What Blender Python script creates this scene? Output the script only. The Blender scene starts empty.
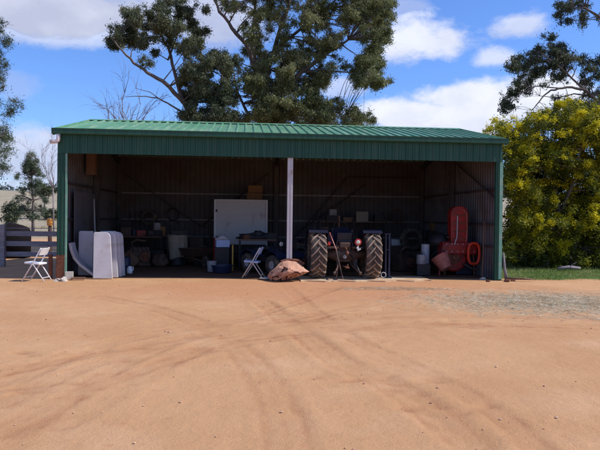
import bpy, bmesh, math, random
import numpy as np
from mathutils import Vector, Matrix, noise
PI = math.pi
R = math.radians
random.seed(7)
rng = np.random.default_rng(11)
S = bpy.context.scene
C = S.collection

# ------------------------------------------------------------------ camera
F = 620.0
CAM = Vector((4.88, -16.71, 1.65))
YAW, PIT, ROLL = 0.0891, -0.0107, 0.01156
fwd = Vector((math.sin(YAW) * math.cos(PIT), math.cos(YAW) * math.cos(PIT), math.sin(PIT)))
rt0 = Vector((math.cos(YAW), -math.sin(YAW), 0))
up0 = rt0.cross(fwd)
cr, sr = math.cos(ROLL), math.sin(ROLL)
rt = rt0 * cr + up0 * sr
up = up0 * cr - rt0 * sr
cd = bpy.data.cameras.new('camera')
cam = bpy.data.objects.new('camera', cd)
C.objects.link(cam)
cd.sensor_width = 36
cd.lens = F / 600 * 36
cd.clip_end = 5000
cam.matrix_world = Matrix(((rt.x, up.x, -fwd.x, CAM.x), (rt.y, up.y, -fwd.y, CAM.y), (rt.z, up.z, -fwd.z, CAM.z), (0, 0, 0, 1)))
S.camera = cam


def ray(px, py):
    return (fwd + rt * ((px - 300) / F) - up * ((py - 225) / F)).normalized()


def at(px, py, Y):
    """world point seen at that spot of the photograph on the vertical plane y = Y"""
    d = ray(px, py)
    return CAM + d * ((Y - CAM.y) / d.y)


def gx(px, Y, py=270):
    return at(px, py, Y).x


# ------------------------------------------------------------------ helpers
def tag(o, label=None, cat=None, group=None, kind=None):
    if label: o['label'] = label
    if cat: o['category'] = cat
    if group: o['group'] = group
    if kind: o['kind'] = kind
    return o


def thing(name, label, cat, loc=(0, 0, 0), rz=0, group=None):
    o = bpy.data.objects.new(name, None)
    C.objects.link(o)
    o.location = loc
    o.rotation_euler = (0, 0, rz)
    o.empty_display_size = .2
    return tag(o, label, cat, group)


def link_mesh(name, me, m, parent=None, world=False, bevel=0, smooth=False):
    o = bpy.data.objects.new(name, me)
    C.objects.link(o)
    if m:
        me.materials.append(m)
    if parent:
        o.parent = parent
        if world:
            root = parent
            off = Vector((0, 0, 0))
            while root:
                off += root.location
                root = root.parent
            me.transform(Matrix.Translation(-off))
    if smooth:
        for p in me.polygons: p.use_smooth = True
    if bevel:
        b = o.modifiers.new('bevel', 'BEVEL')
        b.width = bevel
        b.segments = 2
        b.limit_method = 'ANGLE'
    return o


class MB:
    def __init__(s):
        s.v = []
        s.f = []

    def add(s, vs, fs):
        n = len(s.v)
        s.v += [tuple(v) for v in vs]
        s.f += [tuple(i + n for i in f) for f in fs]
        return s

    def box(s, c, d, rot=None, taper=1.0):
        hx, hy, hz = d[0] / 2, d[1] / 2, d[2] / 2
        vs = []
        for z in (-hz, hz):
            t = taper if z > 0 else 1
            for x, y in ((-hx, -hy), (hx, -hy), (hx, hy), (-hx, hy)):
                vs.append(Vector((x * t, y * t, z)))
        if rot is not None:
            m = Matrix.Rotation(rot[2], 3, 'Z') @ Matrix.Rotation(rot[1], 3, 'Y') @ Matrix.Rotation(rot[0], 3, 'X')
            vs = [m @ v for v in vs]
        c = Vector(c)
        return s.add([v + c for v in vs], [(3, 2, 1, 0), (4, 5, 6, 7), (0, 1, 5, 4), (1, 2, 6, 5), (2, 3, 7, 6), (3, 0, 4, 7)])

    def bb(s, x0, x1, y0, y1, z0, z1):
        return s.box(((x0 + x1) / 2, (y0 + y1) / 2, (z0 + z1) / 2), (x1 - x0, y1 - y0, z1 - z0))

    def tube(s, pts, r, seg=8, caps=True, closed=False, flat=1.0):
        pts = [Vector(p) for p in pts]
        n = len(pts)
        rs = r if hasattr(r, '__len__') else [r] * n
        vs, fs = [], []
        prev = None
        for i, p in enumerate(pts):
            if closed:
                t = (pts[(i + 1) % n] - pts[i - 1])
            else:
                t = pts[min(i + 1, n - 1)] - pts[max(i - 1, 0)]
            t.normalize()
            if prev is None:
                a = Vector((0, 0, 1)) if abs(t.z) < .9 else Vector((1, 0, 0))
                u = t.cross(a).normalized()
            else:
                u = prev - t * prev.dot(t)
                if u.length < 1e-5: u = t.orthogonal()
                u.normalize()
            prev = u
            w = t.cross(u)
            for k in range(seg):
                a = 2 * PI * k / seg
                vs.append(p + (u * math.cos(a) + w * math.sin(a) * flat) * rs[i])
        m = n if closed else n - 1
        for i in range(m):
            for k in range(seg):
                a = i * seg + k
                b = i * seg + (k + 1) % seg
                j = ((i + 1) % n) * seg
                fs.append((a, b, j + (k + 1) % seg, j + k))
        if caps and not closed:
            fs.append(tuple(range(seg))[::-1])
            fs.append(tuple((n - 1) * seg + k for k in range(seg)))
        return s.add(vs, fs)

    def lathe(s, prof, c=(0, 0, 0), seg=20, axis='Z', caps=True):
        vs, fs = [], []
        c = Vector(c)
        for r_, h in prof:
            for k in range(seg):
                a = 2 * PI * k / seg
                p = Vector((r_ * math.cos(a), r_ * math.sin(a), h))
                if axis == 'X': p = Vector((h, r_ * math.cos(a), r_ * math.sin(a)))
                if axis == 'Y': p = Vector((r_ * math.sin(a), h, r_ * math.cos(a)))
                vs.append(p + c)
        for i in range(len(prof) - 1):
            for k in range(seg):
                a, b = i * seg + k, i * seg + (k + 1) % seg
                fs.append((a, b, b + seg, a + seg))
        if caps:
            fs.append(tuple(range(seg))[::-1])
            fs.append(tuple((len(prof) - 1) * seg + k for k in range(seg)))
        return s.add(vs, fs)

    def prism(s, poly, y0, y1, tf=None):
        """poly in x,z extruded along y"""
        n = len(poly)
        vs = [Vector((x, y0, z)) for x, z in poly] + [Vector((x, y1, z)) for x, z in poly]
        if tf: vs = [tf @ v for v in vs]
        fs = [tuple(range(n))[::-1], tuple(range(n, 2 * n))]
        for i in range(n):
            j = (i + 1) % n
            fs.append((i, j, n + j, n + i))
        return s.add(vs, fs)

    def tf(s, m):
        s.v = [tuple(m @ Vector(v)) for v in s.v]
        return s

    def jitter(s, a):
        s.v = [(x + random.uniform(-a, a), y + random.uniform(-a, a), z + random.uniform(-a, a)) for x, y, z in s.v]
        return s

    def build(s, name, m, parent=None, world=False, bevel=0, smooth=False):
        me = bpy.data.meshes.new(name)
        me.from_pydata(s.v, [], s.f)
        me.validate()
        bm = bmesh.new()
        bm.from_mesh(me)
        bmesh.ops.recalc_face_normals(bm, faces=bm.faces)
        bm.to_mesh(me)
        bm.free()
        me.update()
        return link_mesh(name, me, m, parent, world, bevel, smooth)


# ------------------------------------------------------------------ materials
def mat(name, c1, c2=None, rough=.7, metal=0.0, scale=6, detail=6, bump=0.0, bscale=40, spec=.4, lo=.35, hi=.65,
        dirt=None, dscale=2.2, dlo=.52, dhi=.7, stretch=None, trans=0):
    m = bpy.data.materials.new(name)
    m.use_nodes = True
    nt = m.node_tree
    L = nt.links
    b = nt.nodes['Principled BSDF']
    b.inputs['Roughness'].default_value = rough
    b.inputs['Metallic'].default_value = metal
    b.inputs['Specular IOR Level'].default_value = spec
    tc = nt.nodes.new('ShaderNodeTexCoord')
    vec = tc.outputs['Object']
    if stretch:
        mp = nt.nodes.new('ShaderNodeMapping')
        mp.inputs['Scale'].default_value = stretch
        L.new(vec, mp.inputs['Vector'])
        vec = mp.outputs[0]
    c2 = c2 or tuple(x * .75 for x in c1)

    def nz(sc, det, lo_, hi_):
        n = nt.nodes.new('ShaderNodeTexNoise')
        n.inputs['Scale'].default_value = sc
        n.inputs['Detail'].default_value = det
        n.inputs['Roughness'].default_value = .62
        L.new(vec, n.inputs['Vector'])
        r = nt.nodes.new('ShaderNodeMapRange')
        r.inputs['From Min'].default_value = lo_
        r.inputs['From Max'].default_value = hi_
        L.new(n.outputs['Fac'], r.inputs['Value'])
        return r.outputs[0]

    mx = nt.nodes.new('ShaderNodeMix')
    mx.data_type = 'RGBA'
    mx.inputs['A'].default_value = (*c1, 1)
    mx.inputs['B'].default_value = (*c2, 1)
    L.new(nz(scale, detail, lo, hi), mx.inputs['Factor'])
    out = mx.outputs['Result']
    if dirt:
        m2 = nt.nodes.new('ShaderNodeMix')
        m2.data_type = 'RGBA'
        L.new(out, m2.inputs['A'])
        m2.inputs['B'].default_value = (*dirt, 1)
        L.new(nz(dscale, 8, dlo, dhi), m2.inputs['Factor'])
        out = m2.outputs['Result']
    L.new(out, b.inputs['Base Color'])
    if bump:
        n = nt.nodes.new('ShaderNodeTexNoise')
        n.inputs['Scale'].default_value = bscale
        n.inputs['Detail'].default_value = 5
        L.new(vec, n.inputs['Vector'])
        bp = nt.nodes.new('ShaderNodeBump')
        bp.inputs['Strength'].default_value = bump
        bp.inputs['Distance'].default_value = .02
        L.new(n.outputs['Fac'], bp.inputs['Height'])
        L.new(bp.outputs[0], b.inputs['Normal'])
    return m


def leafmat(name, cols, scale=.6, trans=.25, rough=.6):
    """leaf colours differ per leaf and in slow patches"""
    m = bpy.data.materials.new(name)
    m.use_nodes = True
    nt = m.node_tree
    L = nt.links
    b = nt.nodes['Principled BSDF']
    b.inputs['Roughness'].default_value = rough
    b.inputs['Specular IOR Level'].default_value = .3
    g = nt.nodes.new('ShaderNodeNewGeometry')
    tc = nt.nodes.new('ShaderNodeTexCoord')
    n = nt.nodes.new('ShaderNodeTexNoise')
    n.inputs['Scale'].default_value = scale
    n.inputs['Detail'].default_value = 3
    L.new(tc.outputs['Object'], n.inputs['Vector'])
    ma = nt.nodes.new('ShaderNodeMath')
    ma.operation = 'MULTIPLY_ADD'
    L.new(n.outputs['Fac'], ma.inputs[0])
    ma.inputs[1].default_value = 1.9
    ma.inputs[2].default_value = -.72
    mb = nt.nodes.new('ShaderNodeMath')
    mb.operation = 'MULTIPLY_ADD'
    L.new(g.outputs['Random Per Island'], mb.inputs[0])
    mb.inputs[1].default_value = .6
    L.new(ma.outputs[0], mb.inputs[2])
    cr_ = nt.nodes.new('ShaderNodeValToRGB')
    el = cr_.color_ramp.elements
    el[0].color = (*cols[0], 1)
    el[1].color = (*cols[-1], 1)
    for i, c in enumerate(cols[1:-1]):
        e = el.new((i + 1) / (len(cols) - 1))
        e.color = (*c, 1)
    L.new(mb.outputs[0], cr_.inputs[0])
    L.new(cr_.outputs[0], b.inputs['Base Color'])
    t = nt.nodes.new('ShaderNodeBsdfTranslucent')
    L.new(cr_.outputs[0], t.inputs['Color'])
    ms = nt.nodes.new('ShaderNodeMixShader')
    ms.inputs[0].default_value = trans
    L.new(b.outputs[0], ms.inputs[1])
    L.new(t.outputs[0], ms.inputs[2])
    L.new(ms.outputs[0], nt.nodes['Material Output'].inputs['Surface'])
    return m


M = {}
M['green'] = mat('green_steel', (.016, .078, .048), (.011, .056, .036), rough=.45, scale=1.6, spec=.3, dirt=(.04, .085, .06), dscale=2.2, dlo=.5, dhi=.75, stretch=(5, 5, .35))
M['roofgreen'] = mat('roof_green_steel', (.105, .275, .15), (.08, .225, .12), rough=.38, scale=.8, spec=.7, dirt=(.24, .36, .23), dscale=1.4, stretch=(4, .5, 1), dlo=.45, dhi=.75)  # paler than the cladding green, sun and sheen put into the colour
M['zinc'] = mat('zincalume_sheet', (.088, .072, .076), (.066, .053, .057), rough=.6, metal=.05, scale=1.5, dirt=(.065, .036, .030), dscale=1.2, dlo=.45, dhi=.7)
M['zincside'] = mat('zincalume_side', (.14, .125, .135), (.11, .095, .105), rough=.6, metal=.05, scale=1.2, dirt=(.08, .05, .045), dscale=1.1)  # paler than the back wall zinc to imitate light reaching the sides
M['girt'] = mat('galvanised_girt', (.085, .065, .065), (.055, .04, .04), rough=.55, metal=.1, scale=3)
M['bright'] = mat('bright_girt', (.20, .18, .18), (.15, .13, .13), rough=.5, scale=3)
M['galv'] = mat('galvanised_post', (.50, .48, .49), (.42, .40, .41), rough=.5, metal=.1, scale=2.5, dirt=(.38, .30, .25), dscale=3, dlo=.58)
M['pvc'] = mat('pvc_pipe', (.62, .55, .55), (.52, .45, .45), rough=.4, scale=6)
M['rust'] = mat('rust', (.20, .075, .04), (.11, .04, .025), rough=.9, scale=9, bump=.4)
M['rustpale'] = mat('rusty_plate', (.50, .28, .19), (.38, .18, .115), rough=.9, scale=5, bump=.6, bscale=18, dirt=(.12, .04, .026), dscale=4.2, dlo=.56, dhi=.62)
M['white'] = mat('white_paint', (.74, .73, .74), (.64, .62, .63), rough=.5, scale=4, dirt=(.45, .38, .33), dscale=3, dlo=.6, dhi=.8)
M['board'] = mat('white_laminate', (.44, .42, .43), (.39, .37, .38), rough=.5, scale=1.4, dirt=(.22, .19, .20), dscale=1.5, dlo=.58)
M['panel'] = mat('pale_panel', (.52, .50, .52), (.45, .43, .45), rough=.55, scale=2, dirt=(.34, .28, .24), dscale=3, dlo=.54, dhi=.78)
M['dark'] = mat('dark_steel', (.022, .018, .021), (.014, .011, .013), rough=.6, scale=7)
M['grease'] = mat('greasy_iron', (.06, .042, .035), (.10, .05, .03), rough=.6, scale=8, bump=.3)
M['rubber'] = mat('tyre_rubber', (.05, .045, .042), (.075, .06, .05), rough=.85, scale=7, spec=.25, dirt=(.20, .13, .09), dscale=6, dlo=.5, dhi=.66)
M['lug'] = mat('sunlit_tyre_lug', (.33, .235, .175), (.22, .15, .11), rough=.9, scale=10, bump=.3)  # lugs paler than the rubber, sunlight put into their colour
M['blue'] = mat('navy_paint', (.014, .016, .045), (.010, .012, .03), rough=.5, scale=5, dirt=(.03, .022, .022))
M['mattblue'] = mat('dusty_navy', (.012, .014, .035), (.02, .018, .025), rough=1, spec=.03, scale=5)
M['brightblue'] = mat('blue_plastic', (.016, .022, .06), (.012, .017, .045), rough=.45, scale=5)
M['teal'] = mat('teal_paint', (.03, .10, .085), (.02, .07, .06), rough=.45, scale=5)
M['red'] = mat('red_paint', (.32, .016, .013), (.21, .011, .010), rough=.45, scale=4, dirt=(.09, .015, .012), dscale=3)
M['orange'] = mat('lit_red_paint', (.66, .05, .014), (.52, .036, .012), rough=.5, scale=5)  # machine red lifted towards orange to imitate light on the ring
M['pink'] = mat('faded_red_plastic', (.38, .13, .10), (.25, .08, .06), rough=.7, scale=7, bump=.3)
M['wood'] = mat('weathered_timber', (.34, .30, .32), (.22, .19, .20), rough=.9, scale=3, stretch=(1, 6, 6), bump=.5, bscale=14)
M['timber'] = mat('brown_timber', (.20, .105, .065), (.14, .07, .045), rough=.8, scale=4, stretch=(5, 5, 1), bump=.3)
M['card'] = mat('cardboard', (.24, .12, .055), (.19, .09, .042), rough=.9, scale=4)
M['cloth'] = mat('cream_cloth', (.30, .255, .20), (.24, .20, .155), rough=.95, scale=5, bump=.4, bscale=30)
M['matt'] = mat('matt_dark_tank', (.016, .013, .014), (.012, .010, .011), rough=1, spec=.02, scale=3)
M['black'] = mat('black_plastic', (.018, .018, .022), (.03, .028, .032), rough=.6, scale=6)
M['yellow'] = mat('yellow_paint', (.42, .26, .03), (.34, .20, .025), rough=.5, scale=5)
M['amber'] = mat('amber_tin', (.65, .30, .06), (.5, .22, .04), rough=.5, scale=5)
M['chairblue'] = mat('pale_blue_vinyl', (.36, .44, .66), (.30, .38, .58), rough=.5, scale=5)
M['concrete'] = mat('concrete', (.54, .44, .31), (.48, .36, .23), rough=.9, scale=5, bump=.3, dirt=(.47, .28, .16), dscale=2.4, dlo=.42, dhi=.56)
M['rubble'] = mat('rubble_stone', (.52, .47, .42), (.40, .35, .30), rough=.95, scale=12, bump=.6, bscale=25)
M['bark'] = mat('grey_bark', (.17, .14, .125), (.09, .07, .062), rough=.95, scale=4, stretch=(3, 3, .8), bump=.5, bscale=12)
M['barkpale'] = mat('pale_dead_wood', (.26, .22, .23), (.17, .14, .15), rough=.95, scale=5)
M['dullwhite'] = mat('shaded_white', (.30, .28, .29), (.24, .22, .22), rough=.6, scale=5, dirt=(.16, .12, .11))  # white darkened, the shed's inner shade put into the colour
M['lens'] = mat('lamp_lens', (.70, .62, .50), (.6, .5, .4), rough=.25, scale=5, spec=.6)
M['glassred'] = mat('red_lens', (.45, .02, .015), rough=.25, spec=.6)
M['euc'] = leafmat('eucalypt_leaf', [(.040, .058, .026), (.105, .128, .050), (.20, .21, .085), (.36, .34, .17)], .6, .28)
M['eucd'] = leafmat('dark_eucalypt_leaf', [(.024, .040, .026), (.058, .078, .042), (.110, .126, .064), (.21, .21, .115)], .6, .25)
M['wattle'] = leafmat('wattle_leaf', [(.022, .038, .008), (.075, .10, .014), (.20, .21, .020), (.36, .33, .022)], .9, .4)
M['blossom'] = leafmat('wattle_blossom', [(.30, .30, .012), (.55, .49, .014), (.78, .66, .03)], 1.2, .42)
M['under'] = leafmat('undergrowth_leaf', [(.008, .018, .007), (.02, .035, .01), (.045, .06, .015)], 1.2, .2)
M['pine'] = leafmat('pine_needle', [(.045, .065, .04), (.085, .115, .065), (.14, .165, .095)], .5, .2)
M['scrub'] = leafmat('scrub_leaf', [(.04, .05, .03), (.07, .085, .045), (.11, .12, .06)], .6, .2)
M['grass'] = leafmat('green_grass', [(.05, .10, .02), (.09, .16, .03), (.20, .24, .06), (.36, .31, .15)], 1.1, .3)
M['straw'] = leafmat('grey_straw', [(.22, .185, .12), (.42, .37, .26), (.60, .55, .43)], 2, .1, .9)
M['drygrass'] = leafmat('dry_grass', [(.22, .18, .09), (.34, .28, .15), (.42, .36, .22)], .8, .2, .9)
M['fartree'] = leafmat('far_wood_leaf', [(.05, .07, .07), (.08, .10, .10), (.10, .13, .12)], .05, .1)  # blue grey tint puts distance haze into the leaf colour

# ------------------------------------------------------------------ sun, sky
SUN_EL, SUN_AZ = R(47), R(10)     # from the right, a little in front of the shed's front
sd = Vector((math.cos(SUN_EL) * math.cos(SUN_AZ), -math.cos(SUN_EL) * math.sin(SUN_AZ), math.sin(SUN_EL)))
ld = bpy.data.lights.new('sun', 'SUN')
ld.energy = 4.2
ld.angle = R(.55)
ld.color = (1, .955, .88)
lo_ = bpy.data.objects.new('sun', ld)
C.objects.link(lo_)
lo_.rotation_euler = (-sd).to_track_quat('-Z', 'Y').to_euler()
lo_.location = (10, -5, 20)

w = bpy.data.worlds.new('World')
S.world = w
w.use_nodes = True
nt = w.node_tree
L = nt.links
bg = nt.nodes['Background']
sky = nt.nodes.new('ShaderNodeTexSky')
sky.sky_type = 'NISHITA'
sky.sun_disc = False
sky.sun_elevation = SUN_EL
sky.sun_rotation = math.atan2(sd.x, sd.y)
sky.altitude = 200
sky.air_density = 1.0
sky.dust_density = .4
sky.ozone_density = 2.2
tc = nt.nodes.new('ShaderNodeTexCoord')
sep = nt.nodes.new('ShaderNodeSeparateXYZ')
L.new(tc.outputs['Generated'], sep.inputs[0])


def nmath(op, a=None, b=None, c=None):
    n = nt.nodes.new('ShaderNodeMath')
    n.operation = op
    for i, v in enumerate((a, b, c)):
        if v is None: continue
        if isinstance(v, (int, float)):
            n.inputs[i].default_value = v
        else:
            L.new(v, n.inputs[i])
    return n.outputs[0]


def smooth(v, a, b, t0=0., t1=1.):
    r_ = nt.nodes.new('ShaderNodeMapRange')
    r_.interpolation_type = 'SMOOTHSTEP'
    r_.inputs['From Min'].default_value = a
    r_.inputs['From Max'].default_value = b
    r_.inputs['To Min'].default_value = t0
    r_.inputs['To Max'].default_value = t1
    L.new(v, r_.inputs['Value'])
    return r_.outputs[0]


az = nmath('ARCTAN2', sep.outputs['X'], sep.outputs['Y'])
el = nmath('ARCSINE', sep.outputs['Z'])


def snoise(sc, det, seed, rough=.55):
    n = nt.nodes.new('ShaderNodeTexNoise')
    n.inputs['Scale'].default_value = sc
    n.inputs['Detail'].default_value = det
    n.inputs['Roughness'].default_value = rough
    mp = nt.nodes.new('ShaderNodeMapping')
    mp.inputs['Location'].default_value = (seed, seed * .7, 0)
    mp.inputs['Scale'].default_value = (1, 1, 1.7)
    L.new(tc.outputs['Generated'], mp.inputs[0])
    L.new(mp.outputs[0], n.inputs['Vector'])
    return n.outputs['Fac']


nA = snoise(9, 9, 3.1, .62)
nB = snoise(3, 5, 9.4)
# (px, py, rx, ry, density, whiteness) of each cloud bank
CL = [(40, 10, 130, 24, 1.0, .66), (190, 16, 90, 26, .85, .70), (60, 30, 105, 15, .62, .92), (120, 34, 50, 8, .4, .9), (18, 90, 24, 14, .35, .62),
      (20, 158, 75, 34, .85, .72), (60, 185, 90, 18, .6, .8),
      (418, 40, 52, 26, .95, .95), (400, 8, 30, 12, .4, .8), (524, 24, 30, 13, .75, .85), (494, 58, 24, 10, .75, .85),
      (455, 96, 55, 19, 1.0, 1.0), (420, 116, 80, 20, 1.0, .92), (470, 118, 70, 20, 1.0, .95), (555, 92, 38, 24, 1.0, .95),
      (345, 86, 26, 13, .55, .85), (575, 120, 40, 22, .9, .9), (515, 105, 50, 26, 1.0, .95)]
dens = None
white = None
for (px, py, rx, ry, dn, wh) in CL:
    d0 = ray(px, py)
    a0, e0 = math.atan2(d0.x, d0.y), math.asin(d0.z)
    u = nmath('MULTIPLY', nmath('SUBTRACT', az, a0), F / rx)
    v = nmath('MULTIPLY', nmath('SUBTRACT', el, e0), F / ry)
    q = nmath('SQRT', nmath('ADD', nmath('MULTIPLY', u, u), nmath('MULTIPLY', v, v)))
    q = nmath('ADD', q, nmath('MULTIPLY_ADD', nA, -2.6, 1.3))
    g = smooth(q, .45, 1.15, dn, 0)
    dens = g if dens is None else nmath('MAXIMUM', dens, g)
    sh = nmath('MULTIPLY', g, smooth(v, -1.1, .5, wh * .86, wh))
    white = sh if white is None else nmath('MAXIMUM', white, sh)
# clouds in the rest of the sky, behind and above the photograph's view
away = smooth(nmath('ABSOLUTE', nmath('SUBTRACT', az, YAW)), .75, 1.1)
hi = smooth(el, .45, .7)
mask = nmath('MAXIMUM', away, hi)
gen = nmath('MULTIPLY', mask, smooth(nB, .50, .66, 0, .9))
dens = nmath('MAXIMUM', dens, gen)
white = nmath('MAXIMUM', white, nmath('MULTIPLY', gen, .8))
wr = nmath('DIVIDE', white, nmath('MAXIMUM', dens, .01))
cc = nt.nodes.new('ShaderNodeMix')
cc.data_type = 'RGBA'
cc.inputs['A'].default_value = (4.3, 4.7, 6.3, 1)
cc.inputs['B'].default_value = (7.6, 7.9, 9.0, 1)
L.new(nmath('ADD', smooth(wr, .5, 1.0), nmath('MULTIPLY_ADD', snoise(14, 6, 5.7), 1.1, -.6)), cc.inputs['Factor'])
tint = nt.nodes.new('ShaderNodeMix')
tint.data_type = 'RGBA'
tint.blend_type = 'MULTIPLY'
tint.inputs['Factor'].default_value = 1
L.new(sky.outputs[0], tint.inputs['A'])
tint.inputs['B'].default_value = (.76, 1.04, 1.60, 1)
mx = nt.nodes.new('ShaderNodeMix')
mx.data_type = 'RGBA'
L.new(tint.outputs['Result'], mx.inputs['A'])
L.new(cc.outputs['Result'], mx.inputs['B'])
L.new(dens, mx.inputs['Factor'])
L.new(mx.outputs['Result'], bg.inputs['Color'])
bg.inputs['Strength'].default_value = .10


# ------------------------------------------------------------------ ground: one sheet out to the horizon
def grow(a, step, end, k=1.18):
    o = []
    while abs(a) < abs(end):
        a += step
        step *= k
        o.append(a)
    return o


xs = sorted(grow(-6, -.12, -1500) + list(np.arange(-6, 16, .055)) + grow(16, .12, 1500))
ys = sorted(grow(-13, -.12, -900) + list(np.arange(-13, 1.2, .055)) + grow(1.2, .14, 1600))
X, Y = np.meshgrid(np.array(xs), np.array(ys))


def vnoise(x, y, sc, seed):
    """smooth value noise on a lattice"""
    r_ = np.random.default_rng(seed)
    n = 256
    T = r_.random((n, n))
    u, v = x / sc + 1000.3, y / sc + 1000.7
    i, j = np.floor(u).astype(int), np.floor(v).astype(int)
    fu, fv = u - i, v - j
    fu, fv = fu * fu * (3 - 2 * fu), fv * fv * (3 - 2 * fv)
    a = T[i % n, j % n]
    b = T[(i + 1) % n, j % n]
    c = T[i % n, (j + 1) % n]
    d = T[(i + 1) % n, (j + 1) % n]
    return (a * (1 - fu) + b * fu) * (1 - fv) + (c * (1 - fu) + d * fu) * fv - .5


def sstep(a, b, x):
    t = np.clip((x - a) / (b - a), 0, 1)
    return t * t * (3 - 2 * t)


near = (1 - sstep(0, .6, Y)) * sstep(-14, -12.5, Y) * sstep(-7, -5, X) * (1 - sstep(15, 17, X))
H = .030 * vnoise(X, Y, 3.1, 1) + .010 * vnoise(X, Y, .9, 2) + .006 * vnoise(X, Y, .33, 3) + .004 * vnoise(X, Y, .14, 4)
yard = (1 - sstep(-.9, -.1, Y))


def gpt(px, py):
    d = ray(px, py)
    p = CAM + d * (-CAM.z / d.z)
    return (p.x, p.y)


def seg_dist(X, Y, P):
    D = np.full(X.shape, 1e9)
    for (x0, y0), (x1, y1) in zip(P, P[1:]):
        dx, dy = x1 - x0, y1 - y0
        t = np.clip(((X - x0) * dx + (Y - y0) * dy) / (dx * dx + dy * dy), 0, 1)
        D = np.minimum(D, np.hypot(X - x0 - t * dx, Y - y0 - t * dy))
    return D


TR = [([(0, 402), (90, 362), (200, 334), (300, 322), (420, 314), (600, 318)], .010, .11), ([(0, 430), (80, 388), (190, 352), (300, 332), (450, 322), (600, 326)], .010, .11), ([(285, 284), (310, 306), (350, 338), (420, 366), (500, 410), (540, 449)], .012, .11), ([(340, 286), (300, 300), (230, 322), (120, 362), (20, 430)], .010, .10), ([(430, 288), (380, 298), (300, 316), (160, 340), (0, 372)], .010, .10), ([(0, 385), (70, 352), (160, 330), (290, 312)], .012, .15),
      ([(200, 325), (300, 318), (420, 308), (560, 306)], .015, .14), ([(230, 338), (300, 330), (420, 322), (600, 330)], .014, .15),
      ([(262, 300), (300, 330), (345, 365), (400, 385), (470, 440)], .022, .17),
      ([(420, 292), (360, 305), (280, 322), (180, 352), (60, 420)], .012, .15), ([(330, 300), (420, 296), (520, 300), (600, 322)], .014, .13),
      ([(100, 296), (180, 312), (240, 345), (280, 400), (290, 449)], .009, .16)]
trackmask = np.zeros(X.shape)
for P, dep, wd in TR:
    G = [gpt(*p) for p in P]
    # rounded path
    for _ in range(3):
        G = [G[0]] + [q for a, b in zip(G, G[1:]) for q in ((a[0] * .75 + b[0] * .25, a[1] * .75 + b[1] * .25), (a[0] * .25 + b[0] * .75, a[1] * .25 + b[1] * .75))] + [G[-1]]
    D = seg_dist(X, Y, G) + .03 * vnoise(X, Y, .6, 21)
    br = .7 + .9 * vnoise(X, Y, 1.2, 17) + .5 * vnoise(X, Y, .22, 18)
    br = np.clip(br, 0, 1.5)
    H += near * br * dep * .62 * (-np.exp(-(D / wd) ** 2 * 1.2) + .75 * np.exp(-((D - wd * 1.7) / (wd * .5)) ** 2))
    fine = np.clip(.75 + 1.3 * vnoise(X, Y, 1.1, 41) + .9 * vnoise(X, Y, .14, 42), 0, 1.4)
    trackmask += near * (.25 + .75 * br) * (.05 * np.exp(-(D / wd) ** 2) + .50 * fine * np.exp(-((D - wd) / .042) ** 2) + .2 * fine * np.exp(-(D / .04) ** 2))
    H -= near * br * fine * .009 * np.exp(-((D - wd) / .035) ** 2)
# scuffs, clods and footprints
for px, py, n_, sp_ in ((105, 350, 16, 1.5), (40, 385, 8, .8), (330, 322, 14, 1.6), (400, 380, 12, .9), (470, 322, 14, 1.6), (440, 405, 6, .5), (60, 352, 8, .9)):
    gx0, gy0 = gpt(px, py)
    for _ in range(n_):
        fx, fy = gx0 + random.gauss(0, sp_ * .5), gy0 + random.gauss(0, sp_ * .22)
        a_ = random.uniform(-.6, .6)
        u_, v_ = (X - fx) * math.cos(a_) + (Y - fy) * math.sin(a_), -(X - fx) * math.sin(a_) + (Y - fy) * math.cos(a_)
        e_ = np.exp(-(u_ / random.uniform(.06, .13)) ** 2 - (v_ / random.uniform(.04, .07)) ** 2)
        H -= near * random.uniform(.012, .03) * e_
        trackmask += near * random.uniform(.1, .5) * e_
cl = vnoise(X, Y, .11, 33)
H += near * .030 * np.clip(cl - .33, 0, 1) * (1 + 2 * (vnoise(X, Y, 1.5, 34) > .1))
H = H * np.where(near > 0, .35 + .65 * yard, 1)
H = np.where((Y > -.4) & (Y < 8) & (X > -.3) & (X < 12.3), H * .3 - .0, H)
dist = np.hypot(X - CAM.x, Y - CAM.y)
H += sstep(45, 190, dist) * sstep(20, 60, Y) * (8.6 + 2.5 * vnoise(X, Y, 90, 8)) + sstep(200, 900, dist) * 10 * vnoise(X, Y, 260, 9) * sstep(20, 60, Y)
H -= .02
ny, nx = X.shape
me = bpy.data.meshes.new('ground')
V = np.stack([X, Y, H], -1).reshape(-1, 3)
me.vertices.add(len(V))
me.vertices.foreach_set('co', V.ravel())
I = np.arange(nx * ny).reshape(ny, nx)
Q = np.stack([I[:-1, :-1], I[:-1, 1:], I[1:, 1:], I[1:, :-1]], -1).reshape(-1, 4)
me.loops.add(Q.size)
me.loops.foreach_set('vertex_index', Q.ravel().astype(np.int32))
me.polygons.add(len(Q))
me.polygons.foreach_set('loop_start', np.arange(0, Q.size, 4, dtype=np.int32))
me.polygons.foreach_set('use_smooth', np.ones(len(Q), dtype=bool))
me.update(calc_edges=True)
at_ = me.attributes.new('loose', 'FLOAT', 'POINT')
at_.data.foreach_set('value', np.clip(trackmask, 0, 1).ravel().astype(np.float32))


def ground_z(x, y):
    i = min(max(int(np.searchsorted(ys, y)), 0), ny - 1)
    j = min(max(int(np.searchsorted(xs, x)), 0), nx - 1)
    return float(H[i, j])


gm = bpy.data.materials.new('red_earth')
gm.use_nodes = True
nt = gm.node_tree
L = nt.links
b = nt.nodes['Principled BSDF']
b.inputs['Roughness'].default_value = .95
b.inputs['Specular IOR Level'].default_value = .15
tc = nt.nodes.new('ShaderNodeTexCoord')
sep = nt.nodes.new('ShaderNodeSeparateXYZ')
L.new(tc.outputs['Object'], sep.inputs[0])


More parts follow.
